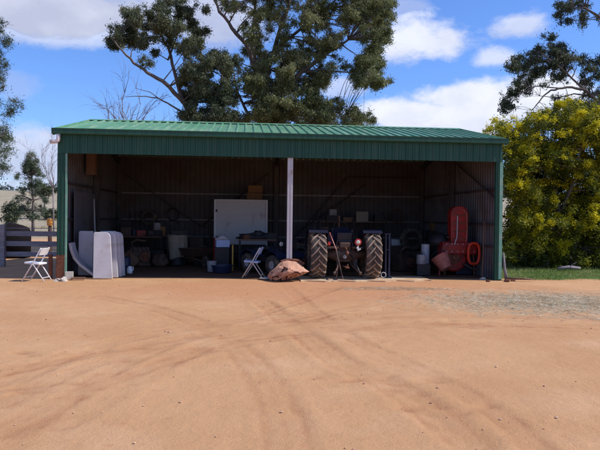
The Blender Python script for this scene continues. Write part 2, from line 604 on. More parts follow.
def noi(sc, det, seed=0, st=(1, 1, 1), rough=.6):
    n = nt.nodes.new('ShaderNodeTexNoise')
    n.inputs['Scale'].default_value = sc
    n.inputs['Detail'].default_value = det
    n.inputs['Roughness'].default_value = rough
    mp = nt.nodes.new('ShaderNodeMapping')
    mp.inputs['Location'].default_value = (seed, -seed, 0)
    mp.inputs['Scale'].default_value = st
    L.new(tc.outputs['Object'], mp.inputs[0])
    L.new(mp.outputs[0], n.inputs['Vector'])
    return n.outputs['Fac']


def mixc(f, a, bb_):
    m_ = nt.nodes.new('ShaderNodeMix')
    m_.data_type = 'RGBA'
    if isinstance(f, float): m_.inputs['Factor'].default_value = f
    else: L.new(f, m_.inputs['Factor'])
    for k, v in (('A', a), ('B', bb_)):
        if isinstance(v, tuple): m_.inputs[k].default_value = (*v, 1)
        else: L.new(v, m_.inputs[k])
    return m_.outputs['Result']


def blob_(cx_, cy_, rx, ry):
    u = nmath('MULTIPLY', nmath('SUBTRACT', sep.outputs['X'], cx_), 1 / rx)
    v = nmath('MULTIPLY', nmath('SUBTRACT', sep.outputs['Y'], cy_), 1 / ry)
    q = nmath('SQRT', nmath('ADD', nmath('MULTIPLY', u, u), nmath('MULTIPLY', v, v)))
    return nmath('ADD', q, nmath('MULTIPLY_ADD', noi(.7, 7, 33), -1.6, .8))


base = mixc(smooth(noi(.35, 5), .35, .65), (.51, .288, .146), (.46, .248, .120))
base = mixc(smooth(noi(.9, 6, 4), .45, .75, 0, .7), base, (.56, .335, .188))
red = smooth(blob_(6.9, -2.2, 5.5, 2.4), .5, 1.3, .75, 0)
base = mixc(red, base, (.47, .225, .115))
base = mixc(smooth(noi(7, 6, 7), .55, .75, 0, .45), base, (.42, .20, .105))
base = mixc(smooth(noi(60, 4, 2), .56, .74, 0, .55), base, (.33, .16, .095))
base = mixc(smooth(noi(95, 3, 5), .60, .75, 0, .5), base, (.62, .40, .26))
atn = nt.nodes.new('ShaderNodeAttribute')
atn.attribute_name = 'loose'
base = mixc(nmath('MULTIPLY', atn.outputs['Fac'], smooth(noi(2.5, 4, 9), .3, .6, .35, 1.0)), base, (.31, .130, .062))


def blob(cx_, cy_, rx, ry, seed, amt=1.1, sc=1.3):
    u = nmath('MULTIPLY', nmath('SUBTRACT', sep.outputs['X'], cx_), 1 / rx)
    v = nmath('MULTIPLY', nmath('SUBTRACT', sep.outputs['Y'], cy_), 1 / ry)
    q = nmath('SQRT', nmath('ADD', nmath('MULTIPLY', u, u), nmath('MULTIPLY', v, v)))
    return nmath('ADD', q, nmath('MULTIPLY_ADD', noi(sc, 6, seed), -amt, amt / 2))


# grey mulch patch, right
gA = gpt(555, 301)
f1 = smooth(blob(gA[0], gA[1], 3.0, 2.1, 12, 2.4, 2.2), .6, 1.2, .8, 0)
base = mixc(nmath('MULTIPLY', f1, smooth(noi(14, 5, 3, (1, 2, 1)), .36, .55)), base, mixc(smooth(noi(30, 4, 6), .4, .6), (.40, .33, .23), (.30, .22, .14)))
gB = gpt(395, 288)
f2 = smooth(blob(gB[0], gB[1], 1.6, .5, 15, 1.4, 2.5), .6, 1.1, .7, 0)
base = mixc(nmath('MULTIPLY', f2, smooth(noi(12, 5, 3), .4, .6)), base, (.20, .14, .09))
# grass by the shrubs
fg = nmath('MULTIPLY', smooth(nmath('ADD', sep.outputs['X'], nmath('MULTIPLY', noi(1.2, 4, 6), .8)), 12.4, 13.0),
           smooth(nmath('ADD', sep.outputs['Y'], nmath('MULTIPLY_ADD', noi(1.0, 5, 8), 2.0, -1.0)), .0, .8))
base = mixc(fg, base, mixc(smooth(noi(5, 4, 1), .4, .6), (.10, .16, .035), (.06, .10, .025)))
# earth floor inside the shed, colour darkened to deepen the shade
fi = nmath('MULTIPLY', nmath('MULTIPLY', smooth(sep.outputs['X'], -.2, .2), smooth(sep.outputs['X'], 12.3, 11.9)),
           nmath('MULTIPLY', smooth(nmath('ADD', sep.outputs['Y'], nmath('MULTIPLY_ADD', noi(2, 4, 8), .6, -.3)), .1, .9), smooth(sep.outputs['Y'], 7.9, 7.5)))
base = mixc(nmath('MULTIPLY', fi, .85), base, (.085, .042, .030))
# paddocks beyond: dry grass, thin green
far = smooth(nmath('ADD', sep.outputs['Y'], nmath('MULTIPLY_ADD', noi(.12, 5, 8), 10., -5.)), 25, 33)
pad = mixc(smooth(noi(.03, 6, 2, (.5, 1.6, 1)), .4, .62), (.33, .27, .19), (.25, .22, .15))
pad = mixc(smooth(noi(.25, 5, 5), .5, .7, 0, .6), pad, (.42, .36, .27))
base = mixc(far, base, pad)
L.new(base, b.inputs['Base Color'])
h = nmath('ADD', nmath('MULTIPLY', noi(22, 8, 1, rough=.7), .5), nmath('MULTIPLY', noi(110, 4, 3), .25))
h = nmath('ADD', h, nmath('MULTIPLY', noi(5, 6, 11), .8))
bp = nt.nodes.new('ShaderNodeBump')
bp.inputs['Strength'].default_value = .75
bp.inputs['Distance'].default_value = .035
L.new(h, bp.inputs['Height'])
L.new(bp.outputs[0], b.inputs['Normal'])
go = link_mesh('ground', me, gm)
tag(go, kind='structure')


def scatter_blades(name, n, fn, size, m, flat=.15, w=.12, parent=None):
    """n thin blades; fn() gives (x, y); flat=1 stands up"""
    P = np.array([fn() for _ in range(n)])
    Z = np.array([ground_z(x, y) for x, y in P])
    a = rng.uniform(0, 2 * PI, n)
    ln = rng.uniform(.5, 1.2, n) * size
    tz = rng.uniform(0, 1, n) * flat
    d = np.stack([np.cos(a) * np.sqrt(1 - tz ** 2), np.sin(a) * np.sqrt(1 - tz ** 2), tz], -1) * ln[:, None]
    b2 = rng.uniform(0, 2 * PI, n)
    s_ = np.stack([np.cos(b2), np.sin(b2), rng.uniform(-.2, .4, n)], -1) * (ln * w)[:, None] * .5
    o = np.stack([P[:, 0], P[:, 1], Z + .004], -1)
    V = np.stack([o - s_, o + s_, o + d + s_ * .2, o + d - s_ * .2], 1).reshape(-1, 3)
    return quads(name, V, m, parent)


def quads(name, V, m, parent=None, world=True):
    n = len(V) // 4
    me = bpy.data.meshes.new(name)
    if parent is not None and world:
        V = V - np.array(parent.location)[None, :]
    me.vertices.add(4 * n)
    me.vertices.foreach_set('co', V.astype(np.float32).ravel())
    me.loops.add(4 * n)
    me.loops.foreach_set('vertex_index', np.arange(4 * n, dtype=np.int32))
    me.polygons.add(n)
    me.polygons.foreach_set('loop_start', np.arange(0, 4 * n, 4, dtype=np.int32))
    me.update(calc_edges=True)
    return link_mesh(name, me, m, parent)


def pblob(c, rx, ry, power=1.):
    def f():
        while True:
            x, y = random.gauss(0, .45), random.gauss(0, .45)
            if x * x + y * y < 1.6:
                return (c[0] + x * rx, c[1] + y * ry)
    return f


tag(scatter_blades('straw_litter', 9000, pblob(gA, 3.2, 2.1), .11, M['straw'], .25, .12),
    'grey straw and bark litter strewn over the red dirt', 'litter', kind='stuff')
tag(scatter_blades('twig_litter', 900, pblob(gB, 1.9, .45), .10, M['straw'], .2, .1),
    'thin dry litter scattered before the tractor', 'litter', kind='stuff')


def grassp():
    while True:
        x = random.uniform(12.25, 19)
        y = random.uniform(.1, 4.5)
        if y > .5 + .5 * math.sin(x * 1.3) or random.random() < .12: return (x, y)


tag(scatter_blades('grass', 15000, grassp, .10, M['grass'], 1, .12), 'short green grass under the flowering shrub', 'grass', kind='stuff')


def drygp():
    return (random.uniform(-18, 1), random.uniform(30, 75))


tag(scatter_blades('dry_grass', 9000, drygp, .35, M['drygrass'], 1, .1), 'dry paddock grass beyond the rail fence', 'grass', kind='stuff')

# pebbles, clods and leaves on the yard
pm = MB()
for i in range(420):
    y = -random.uniform(.3, 12.6)
    x = random.uniform(-3, 14)
    r_ = random.choice((.006, .008, .01, .012, .016)) * random.uniform(.8, 1.3)
    if random.random() < .03: r_ *= 2
    z = ground_z(x, y)
    ico = [(0, 0, 1), (.9, 0, .2), (0, .9, .3), (-.9, .1, .1), (0, -.9, .2), (.1, 0, -.6)]
    a = random.uniform(0, 6.28)
    vs = [(x + r_ * (u * math.cos(a) - v * math.sin(a)) * random.uniform(.8, 1.5), y + r_ * (u * math.sin(a) + v * math.cos(a)), z + r_ * .35 + r_ * w_ * .7) for u, v, w_ in ico]
    pm.add(vs, [(0, 1, 2), (0, 2, 3), (0, 3, 4), (0, 4, 1), (5, 2, 1), (5, 3, 2), (5, 4, 3), (5, 1, 4)])
M['pebble'] = mat('pebble', (.56, .36, .24), (.34, .18, .11), rough=.9, scale=1.5, lo=.45, hi=.55)
tag(pm.build('pebbles', M['pebble']), 'small stones and dirt clods on the yard', 'pebbles', kind='stuff')

# concrete apron under the tractor
ap = MB()
xa, xb = gx(300, -.2, 281), gx(432, -.2, 282)
n = 40
vs = []
for i in range(n + 1):
    x = xa + (xb - xa) * i / n
    e = -.42 + .09 * math.sin(i * .7) + random.uniform(-.03, .03) + .25 * (i / n) ** 3
    vs += [(x, e, .004), (x, .9, .012)]
vt = [(a, b_, c - .12) for a, b_, c in vs]
k = len(vs)
ap.add(vs + vt, [(2 * i, 2 * i + 2, 2 * i + 3, 2 * i + 1) for i in range(n)] + [(2 * i, k + 2 * i, k + 2 * i + 2, 2 * i + 2) for i in range(n)]
       + [(0, 1, k + 1, k), (2 * n, k + 2 * n, k + 2 * n + 1, 2 * n + 1)])
tag(ap.build('concrete_apron', M['concrete']), kind='structure')

# ------------------------------------------------------------------ the shed
W, DEP, HE, HR = 12.0, 7.55, 3.80, 4.62
FB = 3.28
shed = thing('machinery_shed', 'long open fronted green steel farm shed with ribbed roof', 'shed', (6, 0, 0))


def corr(name, m, path_len, pitch, depth, place, nl=1, top=.35, slope=.12):
    """trapezoid ribbed sheet. place(u, v, d) -> point; u along 0..len, v 0..1, d out"""
    mb = MB()
    u = 0
    us = []
    while u < path_len - 1e-6:
        for a, d in ((0, 0), (pitch * (1 - top - 2 * slope), 0), (pitch * (1 - top - slope), depth), (pitch * (1 - slope), depth)):
            if u + a < path_len: us.append((u + a, d))
        u += pitch
    us.append((path_len, 0))
    vs = []
    for uu, d in us:
        for k in range(nl + 1):
            vs.append(place(uu, k / nl, d))
    fs = []
    s_ = nl + 1
    for i in range(len(us) - 1):
        for k in range(nl):
            fs.append((i * s_ + k, (i + 1) * s_ + k, (i + 1) * s_ + k + 1, i * s_ + k + 1))
    mb.add(vs, fs)
    o = mb.build(name, m, shed, world=True)
    so = o.modifiers.new('sheet', 'SOLIDIFY')
    so.thickness = .003
    return o


# fascia cladding
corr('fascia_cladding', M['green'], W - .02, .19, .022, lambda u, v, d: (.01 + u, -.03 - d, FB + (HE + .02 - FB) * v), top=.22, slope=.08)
# roof slopes
RS = (HR - HE) / (DEP / 2 + .02)
rl = W + .16
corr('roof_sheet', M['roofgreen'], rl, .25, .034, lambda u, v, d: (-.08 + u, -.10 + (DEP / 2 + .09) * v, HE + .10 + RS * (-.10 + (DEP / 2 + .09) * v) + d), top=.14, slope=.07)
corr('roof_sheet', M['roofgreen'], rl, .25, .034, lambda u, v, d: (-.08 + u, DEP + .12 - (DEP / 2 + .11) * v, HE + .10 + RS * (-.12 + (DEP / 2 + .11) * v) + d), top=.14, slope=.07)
rc = MB()
ry, rz_ = DEP / 2, HE + .10 + RS * DEP / 2
prof = [(-.17, -.17 * RS + .04), (0, .055), (.17, -.17 * RS + .04), (.17, -.17 * RS + .028), (0, .04), (-.17, -.17 * RS + .028)]
rc.add([(x, ry + a, rz_ + z) for x in (-.10, W + .10) for a, z in prof], [tuple(range(6)), tuple(range(6, 12))] + [(i, (i + 1) % 6, 6 + (i + 1) % 6, 6 + i) for i in range(6)])
rc.build('ridge_cap', M['roofgreen'], shed, world=True)
for x in (-.10, W + .10 - .02):
    for s_ in (0, 1):
        bc = MB()
        y0, y1 = (-.11, ry) if s_ == 0 else (ry, DEP + .13)
        z0, z1 = (HE + .10 - .11 * RS, rz_) if s_ == 0 else (rz_, HE + .10 - .13 * RS)
        bc.add([(x, y0, z0 - .14), (x + .02, y0, z0 - .14), (x + .02, y1, z1 - .14), (x, y1, z1 - .14),
                (x, y0, z0 + .045), (x + .02, y0, z0 + .045), (x + .02, y1, z1 + .045), (x, y1, z1 + .045)],
               [(0, 1, 2, 3), (4, 5, 6, 7), (0, 1, 5, 4), (1, 2, 6, 5), (2, 3, 7, 6), (3, 0, 4, 7)])
        bc.build('barge_flashing', M['roofgreen'], shed, world=True)
# gutter: quad profile
gt = MB()
gp = [(-.06, 0), (-.175, .0), (-.19, .02), (-.19, .115), (-.20, .13), (-.20, .15), (-.185, .15), (-.18, .13), (-.18, .02), (-.06, .012)]
gz = HE - .035
gt.add([(x, y, gz + z) for x in (-.11, W + .11) for y, z in gp], [tuple(range(10)), tuple(range(10, 20))] + [(i, (i + 1) % 10, 10 + (i + 1) % 10, 10 + i) for i in range(10)])
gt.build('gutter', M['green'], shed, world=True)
dp = MB()
e = at(58.5, 134, -.13)
dp.tube([(e.x, -.13, gz + .005), (e.x, -.13, gz - .12), (e.x - .01, -.13, gz - .16), (e.x - .04, -.13, gz - .19), (e.x - .10, -.13, gz - .20), (e.x - .21, -.13, gz - .205)], [.05, .05, .053, .053, .048, .052], 14)
dp.build('downpipe_elbow', M['pvc'], shed, world=True, smooth=True)

# walls: ribbed sheets, seen from inside
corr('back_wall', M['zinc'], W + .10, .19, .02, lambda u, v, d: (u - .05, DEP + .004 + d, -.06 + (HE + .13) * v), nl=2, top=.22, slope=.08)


def wallside(x, sg):
    def pl(u, v, d):
        y = u
        top = HE + .05 + RS * min(y, DEP - y)
        return (x + sg * d, y, -.06 + (top + .06) * v)
    return pl


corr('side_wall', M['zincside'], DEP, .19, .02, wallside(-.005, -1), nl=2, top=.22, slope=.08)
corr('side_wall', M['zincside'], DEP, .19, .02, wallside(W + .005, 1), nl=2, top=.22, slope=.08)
# frames: posts, rafters
frames = MB


def cpost(x, y, w_, d_, z1, m, name='post', flip=1):
    mb = MB()
    mb.bb(x, x + w_, y, y + .006, .0, z1)
    mb.bb(x, x + w_, y + d_, y + d_ + .006, .0, z1)
    mb.bb(x if flip > 0 else x + w_ - .006, x + .006 if flip > 0 else x + w_, y + .006, y + d_, .0, z1)
    return mb.build(name, m, shed, world=True)


# front corner posts
fp = MB()
fp.bb(-.005, .185, -.012, .10, .62, FB + .0)
fp.bb(.03, .055, -.03, -.012, .62, FB - .004)
fp.bb(.115, .135, -.03, -.012, .62, FB - .004)
fp.build('corner_post', M['green'], shed, world=True)
fp = MB()
fp.bb(.20, .245, -.018, .03, .02, FB - .004)
M['litgreen'] = mat('lit_post_green', (.16, .34, .25), (.12, .28, .20), rough=.5, scale=3, dirt=(.3, .33, .27), dscale=4)  # pale strip green imitates sunlight along the post edge
fp.build('lit_post_edge', M['litgreen'], shed, world=True)
fp = MB()
fp.bb(-.015, .175, -.022, .11, -.02, .62)
fp.build('post_sleeve', M['rust'], shed, world=True)
fp = MB()
fp.bb(W - .17, W + .03, -.012, .10, -.02, FB)
fp.bb(W - .12, W - .10, -.03, -.012, .0, FB - .004)
fp.build('corner_post', M['green'], shed, world=True)
fp = MB()
fp.bb(W - .07, W + .02, -.035, -.0125, .02, FB + .002)  # thin strip added to show the post's sunlit edge
fp.build('lit_post_edge', M['litgreen'], shed, world=True)
# centre post
cx_ = gx(290, 0, 210)
cp = MB()
cp.bb(cx_ - .072, cx_ + .072, .01, .016, 0, FB + .3)
cp.bb(cx_ - .072, cx_ - .066, .016, .20, 0, FB + .3)
cp.bb(cx_ + .066, cx_ + .072, .016, .20, 0, FB + .3)
cp.bb(cx_ - .072, cx_ - .04, .20, .206, 0, FB + .3)
cp.bb(cx_ + .04, cx_ + .072, .20, .206, 0, FB + .3)
cp.bb(cx_ + .02, cx_ + .03, .002, .01, 0, FB + .01)
cp.build('centre_post', M['galv'], shed, world=True)
for x, y in ((.03, DEP / 2), (.03, DEP - .16), (W - .2, DEP / 2), (W - .2, DEP - .16), (cx_ - .08, DEP - .16)):
    z1 = HE + RS * min(y, DEP - y) - .1
    cpost(x, y, .16, .13, z1, M['girt'], 'post', 1 if x < 6 else -1)
for x in (.10, cx_, W - .10):
    for s_ in (0, 1):
        mb = MB()
        y0, y1 = (.02, ry) if s_ == 0 else (DEP - .03, ry)
        mb.add([(x - .05, y0, HE - .17), (x + .05, y0, HE - .17), (x + .05, y1, HR - .17), (x - .05, y1, HR - .17),
                (x - .05, y0, HE + .03), (x + .05, y0, HE + .03), (x + .05, y1, HR + .03), (x - .05, y1, HR + .03)],
               [(0, 1, 2, 3), (4, 5, 6, 7), (0, 1, 5, 4), (1, 2, 6, 5), (2, 3, 7, 6), (3, 0, 4, 7)])
        mb.build('rafter', M['girt'], shed, world=True)
for y in (.35, 1.4, 2.5, 3.5, 4.1, 5.1, 6.2, 7.2):
    mb = MB()
    z = HE + .07 + RS * min(y, DEP - y)
    mb.bb(.02, W - .02, y - .03, y + .03, z - .11, z - .035)
    mb.build('purlin', M['girt'], shed, world=True)
for z in (.9, 1.55, 2.55):
    mb = MB()
    mb.bb(.2, cx_ - .1, DEP - .09, DEP - .02, z - .03, z + .03)
    mb.build('girt', M['bright'], shed, world=True)
    mb = MB()
    mb.bb(cx_ + .1, W - .2, DEP - .09, DEP - .02, z - .03, z + .03)
    mb.build('girt', M['bright'], shed, world=True)
    for x in (.03, W - .09):
        mb = MB()
        mb.bb(x, x + .06, .14, DEP - .2, z - .03, z + .03)
        mb.build('girt', M['girt'], shed, world=True)
for x0, z0, x1, z1 in ((.3, 3.3, 3.2, 1.3), (5.8, 3.4, 3.2, 1.3), (6.3, .3, 8.9, 3.3), (11.7, 3.3, 8.9, 3.3)):
    mb = MB()
    mb.tube([(x0, DEP - .12, z0), (x1, DEP - .12, z1)], .028, 6)
    mb.build('brace', M['girt'], shed, world=True)
mb = MB(); mb.tube([(W - .12, .2, 2.3), (W - .12, 3.6, 3.6)], .03, 6); mb.build('brace', M['girt'], shed, world=True)
mb = MB(); mb.tube([(7.2, DEP - .14, 1.3), (9.6, DEP - .14, 3.0)], .03, 6); mb.build('brace', M['girt'], shed, world=True)


# ------------------------------------------------------------------ foliage
def inside(p, poly):
    x, y = p
    c = False
    n = len(poly)
    for i in range(n):
        x0, y0 = poly[i]
        x1, y1 = poly[i - 1]
        if (y0 > y) != (y1 > y) and x < (x1 - x0) * (y - y0) / (y1 - y0) + x0: c = not c
    return c


def leaf_quads(cs, n, length, width, droop=.5, shell=.55, sub=0):
    """cs: array of (x,y,z,rx,ry,rz); leaves in little sprays through each clump"""
    cs = np.array(cs, float)
    if sub:
        k = len(cs)
        o_ = np.repeat(cs, sub, 0)
        sc_ = rng.uniform(.28, .62, len(o_))[:, None]
        o_[:, :3] += rng.normal(size=(len(o_), 3)) * o_[:, 3:] * .62
        o_[:, 3:] *= sc_ * rng.uniform(.7, 1.5, (len(o_), 3))
        cs = o_
    vol = cs[:, 3] * cs[:, 5] * np.sqrt(cs[:, 4])
    pr = vol / vol.sum()
    idx = rng.choice(len(cs), n, p=pr)
    d = rng.normal(size=(n, 3))
    d /= np.linalg.norm(d, axis=1)[:, None]
    rad = rng.random(n) ** shell
    loose = rng.random(n) < .30
    rad[loose] = np.clip(np.abs(rng.normal(size=loose.sum())) * .75, 0, 1.75)
    # uneven outline
    wob = .72 + .28 * np.sin(d[:, 0] * 5 + idx * 1.7) * np.sin(d[:, 2] * 6 + idx) + .2 * rng.random(n)
    o = cs[idx, :3] + d * (rad * wob)[:, None] * cs[idx, 3:]
    # sprays: snap many leaves near a shared point
    k = max(1, n // 9)
    sp = o[rng.integers(0, n, k)]
    pick = rng.integers(0, k, n)
    use = rng.random(n) < .72
    sr_ = length * 1.3
    o[use] = sp[pick[use]] + rng.normal(size=(use.sum(), 3)) * sr_ * .55
    a = rng.normal(size=(n, 3))
    a[:, 2] = a[:, 2] * .6 - droop * 1.6
    a /= np.linalg.norm(a, axis=1)[:, None]
    b_ = np.cross(a, rng.normal(size=(n, 3)))
    b_ /= np.linalg.norm(b_, axis=1)[:, None]
    ln = (length * rng.uniform(.6, 1.35, n))[:, None]
    wd = (width * rng.uniform(.6, 1.35, n))[:, None]
    V = np.stack([o - a * ln * .5, o + b_ * wd * .5 - a * ln * .05, o + a * ln * .5, o - b_ * wd * .5 - a * ln * .05], 1)
    return V.reshape(-1, 3)


def bez(a, b_, sag=0., n=5, wob=.0):
    a, b_ = Vector(a), Vector(b_)
    out = []
    L_ = (b_ - a).length
    off = Vector((random.uniform(-1, 1), random.uniform(-1, 1), random.uniform(-.3, 1))) * L_ * wob
    for i in range(n):
        t = i / (n - 1)
        p = a.lerp(b_, t)
        p += off * 4 * t * (1 - t)
        p.z += sag * 4 * t * (1 - t)
        out.append(p)
    return out


def tree(name, label, base, limbs, polys, Yc, depth, nclump, crad, nleaf, leaf, mleaf, mbark=None, gaps=(), group=None, cat='tree', droop=.5, trunk_r=.3, extra=(), squash=.8, parts=('trunk', 'crown'), twig=.02, sub=6):
    """limbs: list of (points [(px,py,dy)], r0, r1); polys: crown outlines of the photo placed at depth Yc and given depth"""
    root = thing(name, label, cat, base, 0, group)
    tb = MB()
    nodes = []
    for pts, r0, r1 in limbs:
        W_ = [at(px, py, Yc + dy) if not isinstance(px, str) else Vector(py) for px, py, dy in pts]
        # refine
        Q_ = []
        for i in range(len(W_) - 1):
            for t in (0, .33, .66):
                Q_.append(W_[i].lerp(W_[i + 1], t) + Vector((random.uniform(-1, 1), random.uniform(-1, 1), random.uniform(-1, 1))) * (r0 * .35 if i or t else 0))
        Q_.append(W_[-1])
        n_ = len(Q_)
        tb.tube(Q_, [r0 + (r1 - r0) * i / (n_ - 1) for i in range(n_)], 8)
        nodes += [(q, r0 + (r1 - r0) * i / (n_ - 1)) for i, q in enumerate(Q_)]
    cs = []
    mpp = (Yc - CAM.y) / F
    for poly, dens_ in polys:
        x0, x1 = min(p[0] for p in poly), max(p[0] for p in poly)
        y0, y1 = min(p[1] for p in poly), max(p[1] for p in poly)
        k = 0
        tries = 0
        while k < nclump * dens_ and tries < 20000:
            tries += 1
            p = (random.uniform(x0, x1), random.uniform(y0, y1))
            if not inside(p, poly): continue
            if any((p[0] - g_[0]) ** 2 / g_[2] ** 2 + (p[1] - g_[1]) ** 2 / g_[3] ** 2 < 1 for g_ in gaps): continue
            r_ = crad * random.uniform(.6, 1.3)
            dy = random.uniform(-1, 1) * depth
            c = at(p[0], p[1], Yc + dy)
            cs.append((c.x, c.y, c.z, r_ * mpp, r_ * mpp * 1.1, r_ * mpp * squash))
            k += 1
    for (px, py, dy, rx_, ry_) in extra:
        c = at(px, py, Yc + dy)
        cs.append((c.x, c.y, c.z, rx_ * mpp, rx_ * mpp, ry_ * mpp))
    if mbark is None: mbark = M['bark']
    if twig and nodes:
        for c in cs:
            cv = Vector(c[:3])
            q, r_ = min(nodes, key=lambda t: (t[0] - cv).length + (0 if t[0].z < cv.z + .3 else 1.5))
            P_ = bez(q, cv, 0, 5, .12)
            rr = min(r_ * .6, twig * 2.2)
            tb.tube(P_, [rr, rr * .8, rr * .65, rr * .5, rr * .25], 5)
            for _ in range(2):
                e_ = cv + Vector((random.gauss(0, .6) * c[3], random.gauss(0, .6) * c[4], random.gauss(.1, .6) * c[5]))
                tb.tube([P_[3], (P_[3] + e_) / 2 + Vector((0, 0, .05)), e_], [rr * .4, rr * .3, rr * .15], 4)
    tb.build(parts[0], mbark, root, world=True, smooth=True)
    if nleaf:
        V_ = leaf_quads(cs, nleaf, leaf[0], leaf[1], droop, sub=sub)
        quads(parts[1], V_, mleaf, root)
    return root, cs


GZ = lambda x, y: (x, y, ground_z(x, y))

# dense dark eucalypt, left of the pair
YA = 13.0
bA = at(205, 200, YA)
polyA = [(103, 36), (108, 28), (120, 30), (132, 30), (130, 12), (142, 8), (150, 2), (172, -3), (186, 4), (196, 14), (204, 24), (208, 36), (216, 48), (226, 50), (232, 60), (230, 80), (232, 100), (236, 128), (182, 128), (182, 112), (196, 100), (192, 88), (178, 82), (170, 70), (160, 64), (148, 64), (138, 58), (128, 56), (118, 52), (108, 50)]
tree('gum_tree', 'slender dark gum tree with a drooping bough reaching left above the roof', (bA.x, YA, 0),
     [([('w', (bA.x, YA, -.1), 0), (203, 150, 0), (196, 128, 0), (190, 112, 0)], .24, .16),
      ([(190, 112, 0), (180, 97, -.4), (163, 82, -.8), (148, 72, -1), (134, 62, -1.2), (122, 51, -1.3), (112, 38, -1.4)], .12, .03),
      ([(194, 122, 0), (180, 95, .5), (174, 72, .8), (168, 48, 1), (158, 30, 1.2), (146, 15, 1.2)], .12, .03),
      ([(168, 60, .8), (176, 38, 1), (184, 18, 1.2)], .05, .02),
      ([(192, 118, 0), (198, 95, .8), (203, 70, 1), (200, 45, 1.1), (192, 28, 1.2)], .10, .03),
      ([(200, 130, 0), (212, 108, -.6), (221, 85, -1), (224, 60, -1)], .10, .03),
      ([(190, 116, 0), (172, 106, -.8), (158, 98, -1), (140, 96, -1.2), (126, 97, -1.2)], .05, .012),
      ([(158, 98, -1), (150, 92, -1), (135, 88, -1.1)], .025, .008)],
     [(polyA, 1), ([(184, 60), (226, 56), (230, 126), (186, 128)], .35)], YA, 1.3, 96, 6.2, 150000, (.12, .034), M['eucd'], gaps=[(168, 60, 12, 10), (150, 38, 8, 9), (192, 66, 6, 7), (218, 76, 6, 10), (176, 94, 12, 13), (206, 98, 5, 8), (128, 22, 5, 7), (172, 18, 5, 5)], droop=.6, twig=.014)

# tall spreading eucalypt
YB = 15.0
bB = at(262, 200, YB)
polyB = [(222, -70), (300, -95), (372, -60), (392, -15), (387, 4), (390, 24), (386, 42), (374, 50), (362, 42), (350, 44), (346, 54), (360, 58), (374, 60), (381, 72), (378, 86), (368, 88), (356, 78), (340, 72), (326, 76), (318, 90), (330, 96), (346, 104), (358, 112), (366, 128), (240, 128), (228, 128), (230, 96), (226, 70), (236, 54), (248, 48), (244, 34), (224, 14), (214, -10)]
tree('gum_tree', 'tallest gum tree with a broad spreading crown behind the middle of the shed', (bB.x, YB, 0),
     [([('w', (bB.x, YB, -.1), 0), (263, 160, 0), (264, 128, 0), (262, 96, 0)], .42, .27),
      ([(262, 98, 0), (256, 70, 0), (246, 44, -.5), (232, 28, -.8), (220, 12, -1), (212, -8, -1.2)], .15, .04),
      ([(264, 112, 0), (278, 92, -.4), (296, 76, -.8), (314, 64, -1), (330, 52, -1.4), (348, 40, -1.6)], .17, .05),
      ([(302, 72, -.8), (322, 70, -1.4), (345, 72, -1.8), (366, 74, -2)], .06, .02),
      ([(262, 98, 0), (268, 70, .5), (276, 40, .9), (288, 8, 1), (296, -40, 1.2)], .17, .05),
      ([(274, 50, .8), (300, 30, .6), (330, 8, .3), (350, -20, 0)], .10, .03),
      ([(258, 80, 0), (252, 40, 1), (256, 0, 1.5), (262, -50, 2)], .12, .03),
      ([(266, 128, 0), (290, 112, 1), (318, 104, 1.4), (345, 116, 1.6)], .10, .03),
      ([(268, 130, 0), (246, 112, 1), (236, 90, 1.3), (234, 70, 1.4)], .11, .03)],
     [(polyB, 1), ([(306, 100), (330, 96), (350, 104), (366, 120), (366, 130), (300, 130)], .10), ([(368, -8), (388, -8), (391, 24), (386, 44), (372, 50), (362, 40)], .09), ([(352, 58), (376, 58), (382, 74), (376, 88), (362, 84)], .06), ([(244, 60), (300, 50), (310, 90), (290, 128), (246, 128)], .16)], YB, 2.4, 330, 7.6, 400000, (.12, .036), M['euc'], gaps=[(334, 86, 17, 12), (292, 26, 7, 6), (312, 100, 9, 7), (262, 46, 5, 9), (241, 78, 7, 13), (236, 108, 6, 12), (276, 62, 6, 6), (252, 114, 6, 10), (304, 52, 6, 5), (330, 30, 6, 5), (356, 22, 5, 5)], droop=.6, twig=.018)

# bare tree, low beside them
YD = 11.5
bD = at(128, 200, YD)
root = thing('bare_tree', 'leafless pale tree whose thin branches fan out above the left end of the roof', 'tree', (bD.x, YD, 0))
tb = MB()


def sprout(p, d, ln, r_, lev, spread=.5):
    pts = [p]
    q = p.copy()
    dd = d.copy()
    nseg = 5
    for i in range(nseg):
        dd = (dd + Vector((random.gauss(0, .16), random.gauss(0, .16), random.gauss(.02, .14)))).normalized()
        q = q + dd * ln / nseg
        pts.append(q.copy())
    tb.tube(pts, [r_ * (1 - .75 * i / nseg) for i in range(nseg + 1)], 5)
    if lev > 0:
        for k in range(3 if lev > 1 else 4):
            i = random.randint(1, nseg)
            nd = (dd + Vector((random.gauss(0, spread), random.gauss(0, spread), random.gauss(.15, spread * .7)))).normalized()
            sprout(pts[i], nd, ln * random.uniform(.45, .7), r_ * .5, lev - 1, spread)


for a in [(bD.x, 'w')]:
    t0 = Vector((bD.x, YD, -.1))
    t1 = at(128, 150, YD)
    tb.tube([t0, t0.lerp(t1, .5), t1], [.13, .11, .09], 8)
for tx, ty in ((86, 97), (100, 103), (108, 88), (124, 98), (138, 92), (150, 108), (163, 100), (170, 116), (116, 110), (96, 116)):
    e_ = at(tx, ty, YD + random.uniform(-1.2, 1.2))
    v_ = e_ - t1
    sprout(t1.copy(), v_.normalized(), v_.length * .8, .035, 3, .42)
tb.build('trunk', M['barkpale'], root, world=True, smooth=True)

